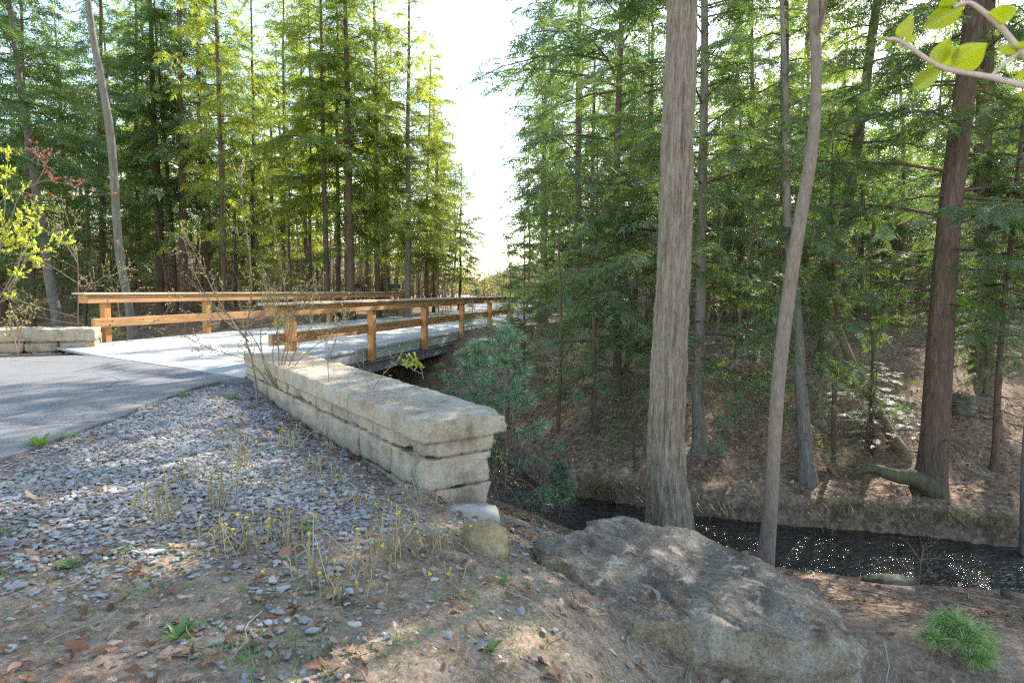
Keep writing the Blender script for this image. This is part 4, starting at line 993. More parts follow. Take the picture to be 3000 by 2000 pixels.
# ------------------------------------------------------------------ white pine saplings
def pine(label, px, py, D, H, spread, n, seed, top=None, nl=.11, tufts=(3, 6), base=None, m=None):
    r = np.random.default_rng(seed); b0 = base or (hit(px, py) if py else stand(px, D)); e = empty('pine_sapling', b0, label, 'sapling', 'white pine saplings')
    st = MB(); q = []
    lean = (np.array(top) - np.array(b0)) / H if top is not None else np.array([0, 0, 1.0])
    st.tube([np.array([0, 0, -.1])] + [lean * H * t + np.array([.02 * math.sin(9 * t), .02 * math.cos(7 * t), 0]) for t in np.linspace(0, 1, 8)], np.linspace(.004 + .005 * H, .003, 9), 6, False)
    def tuft(c, d, k=66 if m else 36):
        for i_ in range(k):
            v = d * r.uniform(.2, 1) + r.normal(0, .55, 3); v /= np.linalg.norm(v); L = nl * r.uniform(.7, 1.15); s = np.cross(v, r.normal(0, 1, 3)); s /= np.linalg.norm(s)
            o_ = c - d * r.uniform(0, .09); w0 = .0004 + .0046 * min(1, b0.y / 9) ** 1.2; m = o_ + v * L * .5; t_ = o_ + v * L + np.array([0, 0, -.012])
            q.append([o_ - s * w0, o_ + s * w0, m + s * w0, m - s * w0]); q.append([m - s * w0, m + s * w0, t_ + s * w0 * .3, t_ - s * w0 * .3])
    for k in range(n):
        f = (k + .5) / n; h = H * (.1 + .88 * f); az = k * 2.4 + r.uniform(-.4, .4); L = spread * (1 - f * .8) * r.uniform(.65, 1.15)
        c = lambda t: lean * h + L * np.array([math.cos(az) * t, math.sin(az) * t, .25 * t + .15 * t * t])
        st.tube([c(t) for t in (0, .35, .7, 1)], [.006, .005, .004, .003], 4, False)
        for i_ in range(int(r.integers(*tufts))):
            t = 1 - .2 * i_ + r.uniform(-.05, .05); t = max(t, .2); a2 = az + (r.uniform(.4, 1) * (1 if i_ % 2 else -1) if i_ else 0)
            d = np.array([math.cos(a2), math.sin(a2), .45]); d /= np.linalg.norm(d); p = c(t) + (d * .08 if i_ else 0); tuft(p, d)
    tuft(lean * H, np.array([0, 0, 1.0]), 40)
    st.build('stem', B_SLIM, e, True); link('needles', leafquads(q, 'needles', [m or M_PINE]), e)
pine('tall feathery pine sapling behind the wall corner, rising past the deck edge', 1478, 0, 0, 1.95, .68, 20, 41, None, .12, (4, 7), base=Vector(at(1478, 1440, 7.1)))
pine('second feathery pine sapling left of the tall one, under the deck edge', 1385, 0, 0, 1.05, .5, 12, 42, None, .12, (4, 7), base=Vector(at(1385, 1230, 8.4)))
pine('small bluish pine seedling at the water beside the wall corner', 1640, 0, 0, .60, .2, 16, 43, None, .09, (2, 4), base=Vector(at(1640, 1490, 7.6)))
pine('fluffy bright pine seedling at the lower right corner', 2805, 1955, 0, .27, .17, 13, 44, None, .085, (2, 4), m=M_PINEL)
pine('low pine seedling flat over the stream edge below the wall', 1590, 0, 0, .22, .3, 10, 45, None, .08, (2, 3), base=Vector(at(1590, 1500, 6.9)))

# ------------------------------------------------------------------ shrubs
def shrub(name, label, cat, stems, bm_, budm, seed, nb=5, bl=(.1, .35), buds=7, bs=.016, thick=.009, rec=1, group=None, leafy=False, budname='buds'):
    """stems: pixel polylines [(px,py,D)...]; twigs and buds are grown from them"""
    r = np.random.default_rng(seed); b0 = Vector(at(*stems[0][0])); e = empty(name, b0, label, cat, group)
    st = MB(); q = []
    def bud(p, d, s):
        d = d / (np.linalg.norm(d) + 1e-9); n = np.cross(d, r.normal(0, 1, 3)); n /= np.linalg.norm(n) + 1e-9; n2 = np.cross(d, n)
        t_ = p + d * s * 1.7; m = p + d * s * .8
        for u in ((n, n2) if not leafy else (n,)): q.append([p, m + u * s * .5, t_, m - u * s * .5])
    def twig(p, d, L, rd, k):
        pts = [p]
        for i_ in range(4): d = d + r.normal(0, .13, 3) + np.array([0, 0, .04]); d /= np.linalg.norm(d); pts.append(pts[-1] + d * L / 4)
        st.tube(pts, np.linspace(rd, rd * .5, 5), 4, False)
        for i_ in range(buds):
            t = r.uniform(.15, 1) * 4; a = int(min(t, 3)); p_ = pts[a] + (pts[a + 1] - pts[a]) * (t - a); bud(p_, d + r.normal(0, .7, 3), bs * r.uniform(.6, 1.3))
        bud(pts[-1], d, bs * 1.2)
        if k:
            for i_ in range(int(r.integers(2, 4))):
                a = int(r.integers(1, 5)); v = d + r.normal(0, .6, 3); v /= np.linalg.norm(v); twig(pts[a], v, L * r.uniform(.4, .7), rd * .7, k - 1)
    for s in stems:
        thk = thick
        if isinstance(s[-1], float): thk = s[-1]; s = s[:-1]
        P = catmull(np.array([at(*p) for p in s]) - np.array(b0), 6); st.tube(P, np.linspace(thk, thk * .35, len(P)), 6, False)
        for k in range(nb):
            t = r.uniform(.3, .98); i_ = min(int(t * len(P)), len(P) - 2); d = P[i_ + 1] - P[i_]; d = d / np.linalg.norm(d) + r.normal(0, .55, 3); d /= np.linalg.norm(d)
            twig(P[i_], d, r.uniform(*bl), thk * .35, rec)
        d = P[-1] - P[-2]; twig(P[-1], d / np.linalg.norm(d), bl[1] * .5, thk * .35, 0)
    st.build('stems', bm_, e, True); link(budname, leafquads(q, budname, [budm]), e)
hb = hit(752, 1175); d0 = hb.y
shrub('bare_shrub', 'bare many stemmed shrub with pale buds growing against the long wall', 'shrub', [
    [(752, 1250, d0 - .6), (752, 1150, d0), (738, 1050, d0), (720, 985, d0), (735, 880, d0), (733, 760, d0), (714, 620, d0), (706, 520, d0), .015],
    [(728, 1000, d0), (690, 955, d0 + .1), (640, 880, d0 + .1), (600, 800, d0 + .2), (560, 720, d0 + .2), .012],
    [(722, 985, d0), (640, 920, d0 + .3), (570, 800, d0 + .5), (535, 690, d0 + .6), .009],
    [(800, 1128, d0), (770, 1050, d0), (765, 960, d0), (790, 850, d0), .012], [(810, 1130, d0), (800, 1020, d0 + .1), (830, 930, d0 + .1), (880, 860, d0)],
    [(815, 1132, d0), (830, 1040, d0), (850, 960, d0 + .1), (835, 850, d0 + .1), (800, 650, d0), .011], [(822, 1135, d0), (860, 1040, d0 - .1), (910, 960, d0), (985, 890, d0)],
    [(828, 1135, d0), (880, 1050, d0 - .1), (960, 985, d0 - .2), (1010, 940, d0)], [(806, 1130, d0), (760, 1020, d0 - .2), (710, 950, d0 - .2), (640, 905, d0)], [(820, 1134, d0), (815, 1000, d0), (805, 900, d0), (770, 820, d0)],
    [(790, 1128, d0), (735, 1060, d0 - .1), (680, 1040, d0), (610, 1020, d0)], [(818, 1134, d0), (850, 1000, d0 + .15), (870, 920, d0 + .2), (930, 840, d0 + .2)]],
    B_TWIG, M_PALEBUD, 51, 7, (.15, .42), 4, .016, .009)
hb = hit(968, 1290); d1 = hb.y
shrub('bare_sapling', 'single thin bare sapling stem in front of the long wall', 'sapling', [[(968, 1290, d1), (966, 1180, d1), (960, 1050, d1), (965, 1030, d1), (940, 970, d1), (905, 940, d1)], [(962, 1060, d1), (985, 990, d1), (990, 960, d1)]], B_TWIG, M_PALEBUD, 52, 4, (.1, .3), 3, .012, .006)
hb = hit(1092, 1350); d1 = hb.y
shrub('bare_sapling', 'forked thin bare sapling in front of the wall near its corner', 'sapling', [[(1092, 1350, d1), (1086, 1240, d1), (1084, 1150, d1), (1060, 1085, d1), (1030, 1040, d1)], [(1084, 1150, d1), (1120, 1100, d1), (1160, 1060, d1)]], B_TWIG, M_PALEBUD, 53, 3, (.1, .25), 2, .012, .006)
shrub('budding_shoot', 'small yellow budded shoot over the wall edge by the deck', 'sapling', [[(1240, 1110, 7.4), (1235, 1080, 7.4), (1222, 1055, 7.4)], [(1238, 1095, 7.4), (1215, 1085, 7.4), (1200, 1075, 7.4)]], B_TWIG, M_BUD, 54, 4, (.05, .15), 4, .02, .006)
shrub('yellow_shrub', 'shrub with upright sprays of fresh yellow green leaves at the left edge', 'shrub', [
    [(-60, 960, 13.2), (-10, 900, 13.2), (45, 830, 13.2), (85, 790, 13.2), (120, 770, 13.2)], [(-60, 960, 13.2), (-10, 800, 13.2), (10, 650, 13.2), (18, 540, 13.2), (22, 465, 13.2)],
    [(-60, 960, 13.2), (-20, 780, 13.2), (20, 690, 13.2), (45, 600, 13.2), (60, 570, 13.2)], [(-60, 960, 13.3), (0, 870, 13.3), (60, 760, 13.3), (100, 670, 13.3), (115, 630, 13.3)],
    [(20, 850, 13.2), (90, 750, 13.2), (150, 735, 13.2), (185, 715, 13.2)], [(-60, 960, 13.2), (-30, 750, 13.2), (-10, 600, 13.2), (-4, 520, 13.2)], [(-20, 800, 13.2), (5, 720, 13.2), (40, 700, 13.2)], [(40, 830, 13.3), (70, 700, 13.3), (60, 640, 13.3)]],
    B_TWIG, M_BUD, 55, 7, (.12, .32), 8, .04, .014, 1, None, True, 'leaves')
shrub('red_budded_shrub', 'twiggy shrub with dangling red buds above the yellow shrub', 'shrub', [
    [(-40, 640, 14), (20, 575, 14), (95, 545, 14), (160, 505, 14), (110, 480, 14), (65, 455, 14)], [(-40, 640, 14), (40, 565, 14), (140, 580, 14), (230, 570, 14), (310, 570, 14)], [(60, 560, 14), (130, 530, 14), (200, 540, 14), (250, 555, 14)], [(100, 545, 14), (130, 490, 14), (108, 455, 14)], [(-60, 900, 14), (-50, 740, 14), (-40, 640, 14), .02]],
    B_TWIG, M_REDBUD, 56, 3, (.15, .4), 2, .04, .011)
shrub('bare_shrub', 'thin bare stems with side twigs behind the left railing end', 'shrub', [
    [(228, 965, 14.4), (229, 850, 14.4), (227, 760, 14.4), (216, 700, 14.4), (196, 640, 14.4)], [(228, 930, 14.4), (100, 895, 14.2), (0, 860, 14.2)], [(228, 830, 14.4), (130, 770, 14.3), (30, 740, 14.3)], [(228, 880, 14.4), (262, 840, 14.4), (320, 800, 14.4)], [(228, 770, 14.4), (180, 700, 14.4), (140, 680, 14.4)], [(228, 950, 14.4), (120, 930, 14.2), (40, 900, 14.2)],
    [(355, 1010, 14.6), (350, 930, 14.6), (342, 850, 14.6), (360, 780, 14.6)], [(355, 1000, 14.6), (400, 970, 14.6), (470, 930, 14.6), (500, 890, 14.6)], [(355, 1005, 14.6), (330, 970, 14.6), (280, 960, 14.6)]], B_TWIG, M_PALEBUD, 57, 8, (.2, .7), 4, .022, .011)
shrub('bare_shrub', 'low budding shoot in front of the left stone wall', 'shrub', [[(52, 1040, 11.6), (54, 1010, 11.6), (52, 960, 11.6), (40, 915, 11.6)], [(52, 1040, 11.6), (40, 985, 11.6), (28, 940, 11.6)], [(54, 1010, 11.6), (62, 960, 11.6), (75, 925, 11.6)]], B_TWIG, M_PALEBUD, 58, 3, (.1, .3), 4, .025, .012)
shrub('bare_shrub', 'tangle of pale dead twigs on the bank below the bridge end', 'shrub', [[(1620, 1110, 9.8), (1590, 1040, 9.8), (1545, 990, 9.8)], [(1630, 1115, 9.8), (1600, 1070, 9.9), (1560, 1060, 9.9)], [(1610, 1120, 9.8), (1620, 1060, 9.9), (1580, 1010, 10)]], B_DEAD, M_PALEBUD, 59, 7, (.2, .5), 0, .01, .009)
shrub('bare_shrub', 'arching reddish bramble stems at the wall foot by the water', 'shrub', [[(1530, 1490, 6.2), (1500, 1440, 6.2), (1460, 1400, 6.2), (1420, 1395, 6.2)], [(1600, 1500, 6.2), (1580, 1450, 6.2), (1540, 1410, 6.3), (1500, 1400, 6.3)], [(1470, 1500, 6), (1450, 1420, 6.1), (1430, 1370, 6.2)]], bark('bramble_bark', (.14, .05, .04), (.26, .11, .08), (.34, .17, .12), 40, 10, .2), M_BUD, 60, 4, (.1, .4), 1, .012, .006)
shrub('bare_shrub', 'small leafless twig standing in the leaves at the water edge', 'shrub', [[(2690, 1715, 5.9), (2695, 1680, 5.9), (2694, 1640, 5.9), (2665, 1595, 5.9)], [(2694, 1640, 5.9), (2720, 1636, 5.9), (2770, 1636, 5.9)], [(2697, 1650, 5.9), (2704, 1610, 5.9), (2700, 1590, 5.9)]], B_DEAD, M_PALEBUD, 61, 2, (.08, .2), 0, .01, .008)
# sapling whose leafy twig reaches into the top right corner, close to the lens
def overhang():
    D = 1.05; g0 = stand(3420, 1.35, 1600); e = empty('leafy_sapling', g0, 'out of focus twig with fresh yellow green leaves hanging into the top right corner', 'sapling')
    W = lambda x, y, d=D: np.array(at(x, y, d)) - np.array(g0)
    st = MB(); a = W(3420, 700, 1.3)
    st.tube(catmull([(0, 0, -.1), a * .5 + np.array([.03, 0, 0]), a, W(3440, 100, 1.3), W(3400, -500, 1.3)], 6), np.linspace(.013, .006, 25), 8, False)
    st.tube(catmull([W(3430, 420, 1.3), W(3220, 320, 1.15), W(3020, 258), W(2900, 226), W(2790, 206), W(2735, 186), W(2640, 122), W(2600, 115), W(2563, 108)], 6), np.linspace(.0062, .0024, 49), 8, False)
    st.tube(catmull([W(3180, 300, 1.1), W(3060, 225), W(2990, 150), W(2930, 78), W(2872, 28), W(2835, 8), W(2790, 22)], 6), np.linspace(.006, .0028, 37), 8, False)
    st.tube([W(2905, 222), W(2945, 185), W(2988, 152)], [.003, .003, .003], 6, False)
    st.build('twig', bark('young_twig_bark', (.42, .30, .27), (.55, .42, .38), (.66, .55, .50), 90, 40, .2, 0, .001), e, True)
    lv = [((2640, 112), (2672, 42), 22), ((2648, 118), (2690, 108), 10), ((2600, 118), (2562, 106), 6), ((2612, 120), (2588, 150), 8), ((2735, 190), (2785, 108), 24), ((2790, 200), (2895, 125), 40), ((2800, 190), (2770, 130), 26), ((2760, 195), (2658, 272), 24), ((2740, 188), (2700, 200), 7),
          ((2830, 12), (2690, 92), 30), ((2800, 18), (2765, -20), 26), ((2930, 80), (2940, 3), 32), ((2925, 92), (2915, 104), 9), ((2985, 150), (2910, 138), 14), ((2990, 150), (3000, 110), 12), ((3010, 262), (2992, 290), 14), ((3005, 225), (2975, 212), 14)]
    for k, (b_, t_, hw) in enumerate(lv):
        p = W(*b_); q = W(t_[0], t_[1], D - .02 * (k % 3)); ax = q - p; L = np.linalg.norm(ax); ax /= L; vw = W(*b_) + np.array(g0) - np.array([0, 0, EYE]); vw /= np.linalg.norm(vw)
        s = np.cross(ax, vw); s /= np.linalg.norm(s); n = np.cross(s, ax); h = hw * D / F; V = []; nU, nV = 9, 7
        for i_ in range(nU):
            t = i_ / (nU - 1); wd = h * (math.sin(math.pi * min(t * 1.02, 1) ** .72)) ** .9 if 0 < t < 1 else .0003
            for j_ in range(nV):
                u = j_ / (nV - 1) * 2 - 1; V.append(p + ax * L * t + s * u * wd + n * (abs(u) * wd * .55 - .12 * L * t * t + .05 * wd * math.sin(9 * t + k)))
        Fq = [[a_ * nV + c_, a_ * nV + c_ + 1, (a_ + 1) * nV + c_ + 1, (a_ + 1) * nV + c_] for a_ in range(nU - 1) for c_ in range(nV - 1)]
        link('leaf', quads(V, Fq, 'leaf', [M_LEAFY], True), e)
overhang()

# ------------------------------------------------------------------ gravel, leaves, sticks, small plants
def terr(P): return terrain_base(P[:, 0], P[:, 1])
EDGE = np.array([(-3.75, 1.5)] + edge); 
WA, WB = np.array([A.x, A.y]), np.array([Bp.x, Bp.y])
def right_of_edge(P):
    ex = np.interp(P[:, 1], EDGE[:, 1], EDGE[:, 0]); return P[:, 0] - ex
def front_of_wall(P):
    d = (WB - WA) / np.linalg.norm(WB - WA); rel = P - WA; t = rel @ d; nrm = np.array([-d[1], d[0]])      # towards the camera side
    return t, rel @ nrm
def gravel():
    r = np.random.default_rng(71); n = 150000
    P = np.column_stack([r.uniform(-4.9, 1.0, n), r.uniform(1.9, 10, n)])
    ro = right_of_edge(P); t, fw = front_of_wall(P); z, d, sd, _ = terr(P)
    ok = ((ro > .02) | ((ro > -.16) & (r.uniform(0, 1, n) < .035))) & ~((fw < .0) & (t > -.1)) & (sd > 0) & (d > 1.2)
    nz = fbm(np.column_stack([P * .9, 0 * P[:, 0]]), 4, 13)
    # dense bed along the road, thinning towards the camera and towards the boulder
    core = (1 - sstep(P[:, 0] + .62 * (3.3 - P[:, 1]) , -2.1, -.7)) * (.16 + .84 * sstep(P[:, 1], 3.1, 4.6))
    core = np.maximum(core, .4 * (1 - sstep(P[:, 0], -1.6, -.6)) * sstep(P[:, 1], 3.6, 4.6))
    core *= 1 - .75 * sstep(-fw, -.9, -.1) * (P[:, 1] < 7.5)
    core = np.clip(core * 1.15 + .35 * nz, 0, 1) * np.where(ro < .35, .25 + .5 * (nz > .1), 1)
    pr = np.clip(core, .018, .92); ok &= r.uniform(0, 1, n) < pr
    P = P[ok]; z = z[ok]; n = len(P)
    bm = bmesh.new(); bmesh.ops.create_icosphere(bm, subdivisions=1, radius=1); B0 = np.array([v.co[:] for v in bm.verts]); F0 = np.array([[v.index for v in f.verts] for f in bm.faces]); bm.free()
    s = np.exp(r.normal(math.log(.0118), .42, n)).clip(.005, .036)
    A3 = np.stack([s * r.uniform(.8, 1.5, n), s * r.uniform(.65, 1.0, n), s * r.uniform(.22, .5, n)], -1)
    V = B0[None] * (1 + r.uniform(-.28, .28, (n, len(B0), 1))) * A3[:, None]
    rz = r.uniform(0, 6.28, n); tx = r.normal(0, .28, n); c, s_ = np.cos(rz), np.sin(rz); ct, st = np.cos(tx), np.sin(tx)
    y = V[..., 1] * ct[:, None] - V[..., 2] * st[:, None]; zz = V[..., 1] * st[:, None] + V[..., 2] * ct[:, None]
    V = np.stack([V[..., 0] * c[:, None] - y * s_[:, None], V[..., 0] * s_[:, None] + y * c[:, None], zz], -1)
    V += np.column_stack([P, z + A3[:, 2] * .45 + r.uniform(0, .012, n)])[:, None]
    Fq = (F0[None] + (np.arange(n) * len(B0))[:, None, None]).reshape(-1, 3)
    tag(link('gravel', quads(V.reshape(-1, 3), Fq, 'gravel', [M_GRAV], False)), 'loose grey blue slate gravel along the road edge', 'gravel', None, 'stuff')
gravel()
# leaf outlines: an oak-like lobed blade and a plain beech-like blade
OAK = [(0, .05), (.12, .10), (.2, .05), (.3, .20), (.38, .10), (.5, .27), (.58, .13), (.7, .24), (.78, .11), (.9, .13), (1, 0)]
BEE = [(0, .03), (.2, .16), (.4, .24), (.6, .23), (.8, .13), (1, 0)]
def leaf_geo(r, prof):
    t = np.array([p[0] for p in prof]); h = np.array([p[1] for p in prof]); cu = r.uniform(-.5, .7); cv = r.uniform(-.2, .9); Vs = []
    for u in (-1, 0, 1):
        z = cu * (t - .5) ** 2 + cv * (u * h) ** 2 * 3 + .05 * np.sin(9 * t + u * 2 + cu * 9); Vs.append(np.stack([t - .5, u * h * r.uniform(.8, 1.15), z], -1))
    n = len(t); V = np.concatenate(Vs); Fq = [[a * n + k, a * n + k + 1, (a + 1) * n + k + 1, (a + 1) * n + k] for a in (0, 1) for k in range(n - 1)]
    return V, np.array(Fq)
def leaves():
    r = np.random.default_rng(72); VV, FF, off = [], [], 0
    G = [leaf_geo(r, OAK) for _ in range(9)] + [leaf_geo(r, BEE) for _ in range(7)]
    n = 52000; ang = r.uniform(-44, 46, n); Dd = 1.9 + 22 * r.uniform(0, 1, n) ** 1.7; P = np.column_stack([np.tan(np.radians(ang)) * Dd, Dd])
    z, d, sd, dr = terr(P); ro = right_of_edge(P); t, fw = front_of_wall(P)
    nz = fbm(np.column_stack([P * 1.1, 0 * z]), 3, 17)
    pn = np.clip(.04 + .22 * (1 - sstep(d, 2.2, 4.6)) + .11 * (nz > .0) * (P[:, 1] < 6) + .16 * (fw > 0) * (fw < .8) * (t > -.3), 0, 1)
    pr = np.where(sd > 0, pn, .62) * (.55 + .45 * np.clip(nz * 2 + .5, 0, 1))
    ok = (d > .12) & (r.uniform(0, 1, n) < pr) & ((ro > .05) | (P[:, 1] > 10.5)) & ((dr > 4.6) | (P[:, 1] < 10) | (sd < 0)) & ~((dr < 3.4) & (P[:, 1] > 10))
    ok &= ~((fw < 0) & (fw > -.85) & (t > 0) & (t < WL))
    P = P[ok]; z = z[ok]; n = len(P); sz = np.where(P[:, 1] < 6, 1, 1.15) * np.exp(r.normal(math.log(.054), .34, n)).clip(.022, .10)
    which = r.integers(0, len(G), n); e = .05
    gx_ = (terrain_base(P[:, 0] + e, P[:, 1])[0] - z) / e; gy_ = (terrain_base(P[:, 0], P[:, 1] + e)[0] - z) / e
    for w_, (V, Fq) in enumerate(G):
        i_ = np.where(which == w_)[0]
        if not len(i_): continue
        a = r.uniform(0, 6.28, len(i_)); c, s = np.cos(a), np.sin(a); q = V[None] * sz[i_][:, None, None]; tl = r.normal(0, .3, len(i_)); ti = r.normal(0, .3, len(i_))
        x = q[..., 0] * c[:, None] - q[..., 1] * s[:, None]; y = q[..., 0] * s[:, None] + q[..., 1] * c[:, None]
        zz = q[..., 2] + x * (np.clip(gx_[i_], -1, 1) + tl)[:, None] + y * (np.clip(gy_[i_], -1, 1) + ti)[:, None] + z[i_][:, None] + .012 + r.uniform(0, .025, len(i_))[:, None]
        W_ = np.stack([x + P[i_, 0][:, None], y + P[i_, 1][:, None], zz], -1); k = len(V)
        FF.append((Fq[None] + (np.arange(len(i_)) * k)[:, None, None]).reshape(-1, 4) + off); VV.append(W_.reshape(-1, 3)); off += len(i_) * k
    tag(link('fallen_leaves', quads(np.vstack(VV), np.vstack(FF), 'fallen_leaves', [M_LITT], True)), 'brown oak and beech leaves littering the ground', 'leaf litter', None, 'stuff')
leaves()
def sticks():
    r = np.random.default_rng(73); mb = MB()
    for k in range(620):
        near = k < 260
        for _ in range(20):
            D = r.uniform(2.2, 7) if near else r.uniform(6, 17); a = R(r.uniform(-38, 42)) if near else R(r.uniform(-5, 43)); x, y = math.tan(a) * D, D
            z, d, sd, dr = [float(v[0]) for v in terr(np.array([[x, y]]))]
            if d > .3 and right_of_edge(np.array([[x, y]]))[0] > .1 and dr > 4: break
        L = r.uniform(.08, .45) if near else r.uniform(.2, 1.1); a2 = r.uniform(0, 6.28); pts = []
        for t in np.linspace(-.5, .5, 5):
            px_, py_ = x + math.cos(a2) * L * t + .06 * L * math.sin(t * 8 + k), y + math.sin(a2) * L * t + .06 * L * math.cos(t * 7 + k); pts.append((px_, py_, z + (tz(px_, py_) - z) + .012 + abs(r.normal(0, .012))))
        mb.tube(pts, np.linspace(1, .5, 5) * r.uniform(.0018, .0048) * (1 if near else 2), 4, False)
    tag(mb.build('fallen_twigs', M_STICK, None, True), 'thin dead twigs strewn over the ground', 'twigs', None, 'stuff')
sticks()
def groundcover():
    r = np.random.default_rng(74); q = []
    cl = [(px, py) for px, py in [(40, 1490), (30, 1700), (20, 1570), (60, 1880), (120, 1420), (300, 1700), (270, 1780), (430, 1735), (560, 1850), (620, 1900), (700, 1930), (760, 1980), (980, 1870), (1010, 1960), (1250, 1850), (1480, 1700), (1470, 1760), (1640, 1690), (1600, 1740), (1500, 1850), (1450, 1900), (1400, 1990), (1700, 1630), (1530, 1640), (820, 1760), (350, 1640), (500, 1620), (880, 1880), (240, 1390), (160, 1380), (100, 1510), (700, 1530), (1330, 1760), (1180, 1900), (640, 1740), (900, 1730)]]
    for (px, py) in cl:
        c = hit(px, py); rad = r.uniform(.05, .16)
        for k in range(int(r.integers(14, 46))):
            x, y = c.x + r.normal(0, rad), c.y + r.normal(0, rad); z = tz(x, y); a = r.uniform(0, 6.28)
            if k % 3: # grass blade
                L = r.uniform(.02, .07); d = np.array([math.cos(a) * .6, math.sin(a) * .6, 1]); s = np.array([-math.sin(a), math.cos(a), 0]) * .0022; b0 = np.array([x, y, z]); m = b0 + d * L * .6; t = b0 + d * L + np.array([math.cos(a), math.sin(a), -.3]) * L * .3
                q.append([b0 - s, b0 + s, m + s * .8, m - s * .8]); q.append([m - s * .8, m + s * .8, t + s * .1, t - s * .1])
            else:
                L = r.uniform(.012, .03); d = np.array([math.cos(a), math.sin(a), .45]); s = np.array([-math.sin(a), math.cos(a), 0]) * L * .35; b0 = np.array([x, y, z + .008]); m = b0 + d * L * .5
                q.append([b0, m + s, b0 + d * L, m - s])
    tag(link('ground_weeds', leafquads(q, 'ground_weeds', [M_WEED])), 'tiny green weeds and grass blades in the soil', 'weeds', None, 'stuff')
groundcover()
# taller weeds
def weed(label, px, py, h, n, seed, wd=.2):
    r = np.random.default_rng(seed); c = hit(px, py); e = None; V, Fq = [], []
    for k in range(n):
        a = r.uniform(0, 6.28); L = h * r.uniform(.6, 1.15); up = r.uniform(.5, 1.3); nU = 7
        for i_ in range(nU):
            t = i_ / (nU - 1); w_ = L * wd * math.sin(math.pi * min(.97, .08 + t * .9)) * (1 + .35 * (-1) ** i_); p = np.array([math.cos(a) * L * t * .8, math.sin(a) * L * t * .8, L * up * (t - .45 * t * t)]); s = np.array([-math.sin(a), math.cos(a), 0]) * w_ * .5
            V += [p - s + np.array([0, 0, w_ * .2]), p, p + s + np.array([0, 0, w_ * .2])]
        b_ = len(V) - nU * 3
        for i_ in range(nU - 1):
            for j_ in (0, 1): Fq.append([b_ + i_ * 3 + j_, b_ + i_ * 3 + j_ + 1, b_ + (i_ + 1) * 3 + j_ + 1, b_ + (i_ + 1) * 3 + j_])
    o = link('weed', quads(V, Fq, 'weed', [M_WEED], True)); o.location = c; tag(o, label, 'weed', 'green weeds on the bare ground')
for k, a in enumerate([('bright green weed tuft at the road edge, tallest on the left', 118, 1312, .17, 12), ('bright green weed tuft right of the tallest roadside one', 205, 1288, .12, 12), ('pale green weed by the road edge left of the bare shrub', 540, 1165, .15, 10), ('pale green weed nearest the bare shrub base', 683, 1172, .18, 9),
        ('feathery green weed spread flat in the gravel at left', 205, 1672, .09, 26), ('toothed green rosette on the soil at the bottom left', 520, 1885, .12, 12), ('upright green leaf blades between coltsfoot clumps', 895, 1560, .10, 5), ('bright green leaf tuft by the footing slab', 1508, 1508, .13, 6), ('bright green leaf tuft between seedling and boulder', 1585, 1535, .15, 8), ('small bright tuft against the back edge of the boulder', 1695, 1528, .09, 6),
        ('ferny green weed left of the boulder front', 1480, 1720, .08, 14), ('sunlit toothed weed in the light patch', 1440, 1920, .07, 14), ('round leaved pair of green seedlings', 1130, 1795, .05, 4), ('single round green leaf seedling', 1035, 1775, .05, 3), ('small green rosette near the coltsfoot at bottom centre', 1185, 1680, .045, 9)]):
    weed(*a, 300 + k)
def coltsfoot(label, px, py, h, n, seed, fl):
    r = np.random.default_rng(seed); c = hit(px, py); e = empty('coltsfoot_clump', c, label, 'coltsfoot', 'coltsfoot clumps in the gravel'); st = MB(); bd = MB(); fw = MB()
    n = int(n * 1.15)
    for k in range(n):
        a = r.uniform(0, 6.28); b0 = np.array([r.normal(0, .06), r.normal(0, .06), -.02]); H = h * r.uniform(.5, 1.2); l = r.uniform(.02, .42) if r.uniform() > .2 else r.uniform(.5, 1.1); nod = r.uniform(0, 1) > .4
        P = [b0 + np.array([math.cos(a) * l * H * t, math.sin(a) * l * H * t, H * t]) for t in (0, .3, .6, .85)]
        top = P[-1]; dv = np.array([math.cos(a), math.sin(a), 0])
        if nod: P += [top + dv * .02 + np.array([0, 0, .018]), top + dv * .045 + np.array([0, 0, .012])]; end = P[-1]; hd = np.array([*(dv[:2] * .6), -.8])
        else: P += [top + np.array([0, 0, H * .12])]; end = P[-1]; hd = np.array([0, 0, 1.0])
        st.tube(P, np.linspace(.0032, .0022, len(P)), 5, False)
        for q in range(6):                                    # scale leaves along the stem
            t = r.uniform(.1, .95) * 3; i_ = int(t); p = P[i_] + (P[i_ + 1] - P[i_]) * (t - i_); a2 = r.uniform(0, 6.28); s = np.array([math.cos(a2) * .006, math.sin(a2) * .006, .014]); m = np.array([-math.sin(a2), math.cos(a2), 0]) * .003
            st.quad(p, p + s * .5 + m, p + s, p + s * .5 - m)
        if k < fl: fw.tube([end, end + hd * .006, end + hd * .010], [.004, .0108, .008], 8, True); bd.tube([end - hd * .012, end], [.003, .0065], 6, False)
        else: bd.tube([end - hd * .003, end + hd * .008, end + hd * .018], [.003, .0052, .0025], 6, True)
    st.build('stems', M_STEM, e, True); bd.build('buds', M_BUDH, e, True)
    if fl: fw.build('flowers', M_FLOW, e, True)
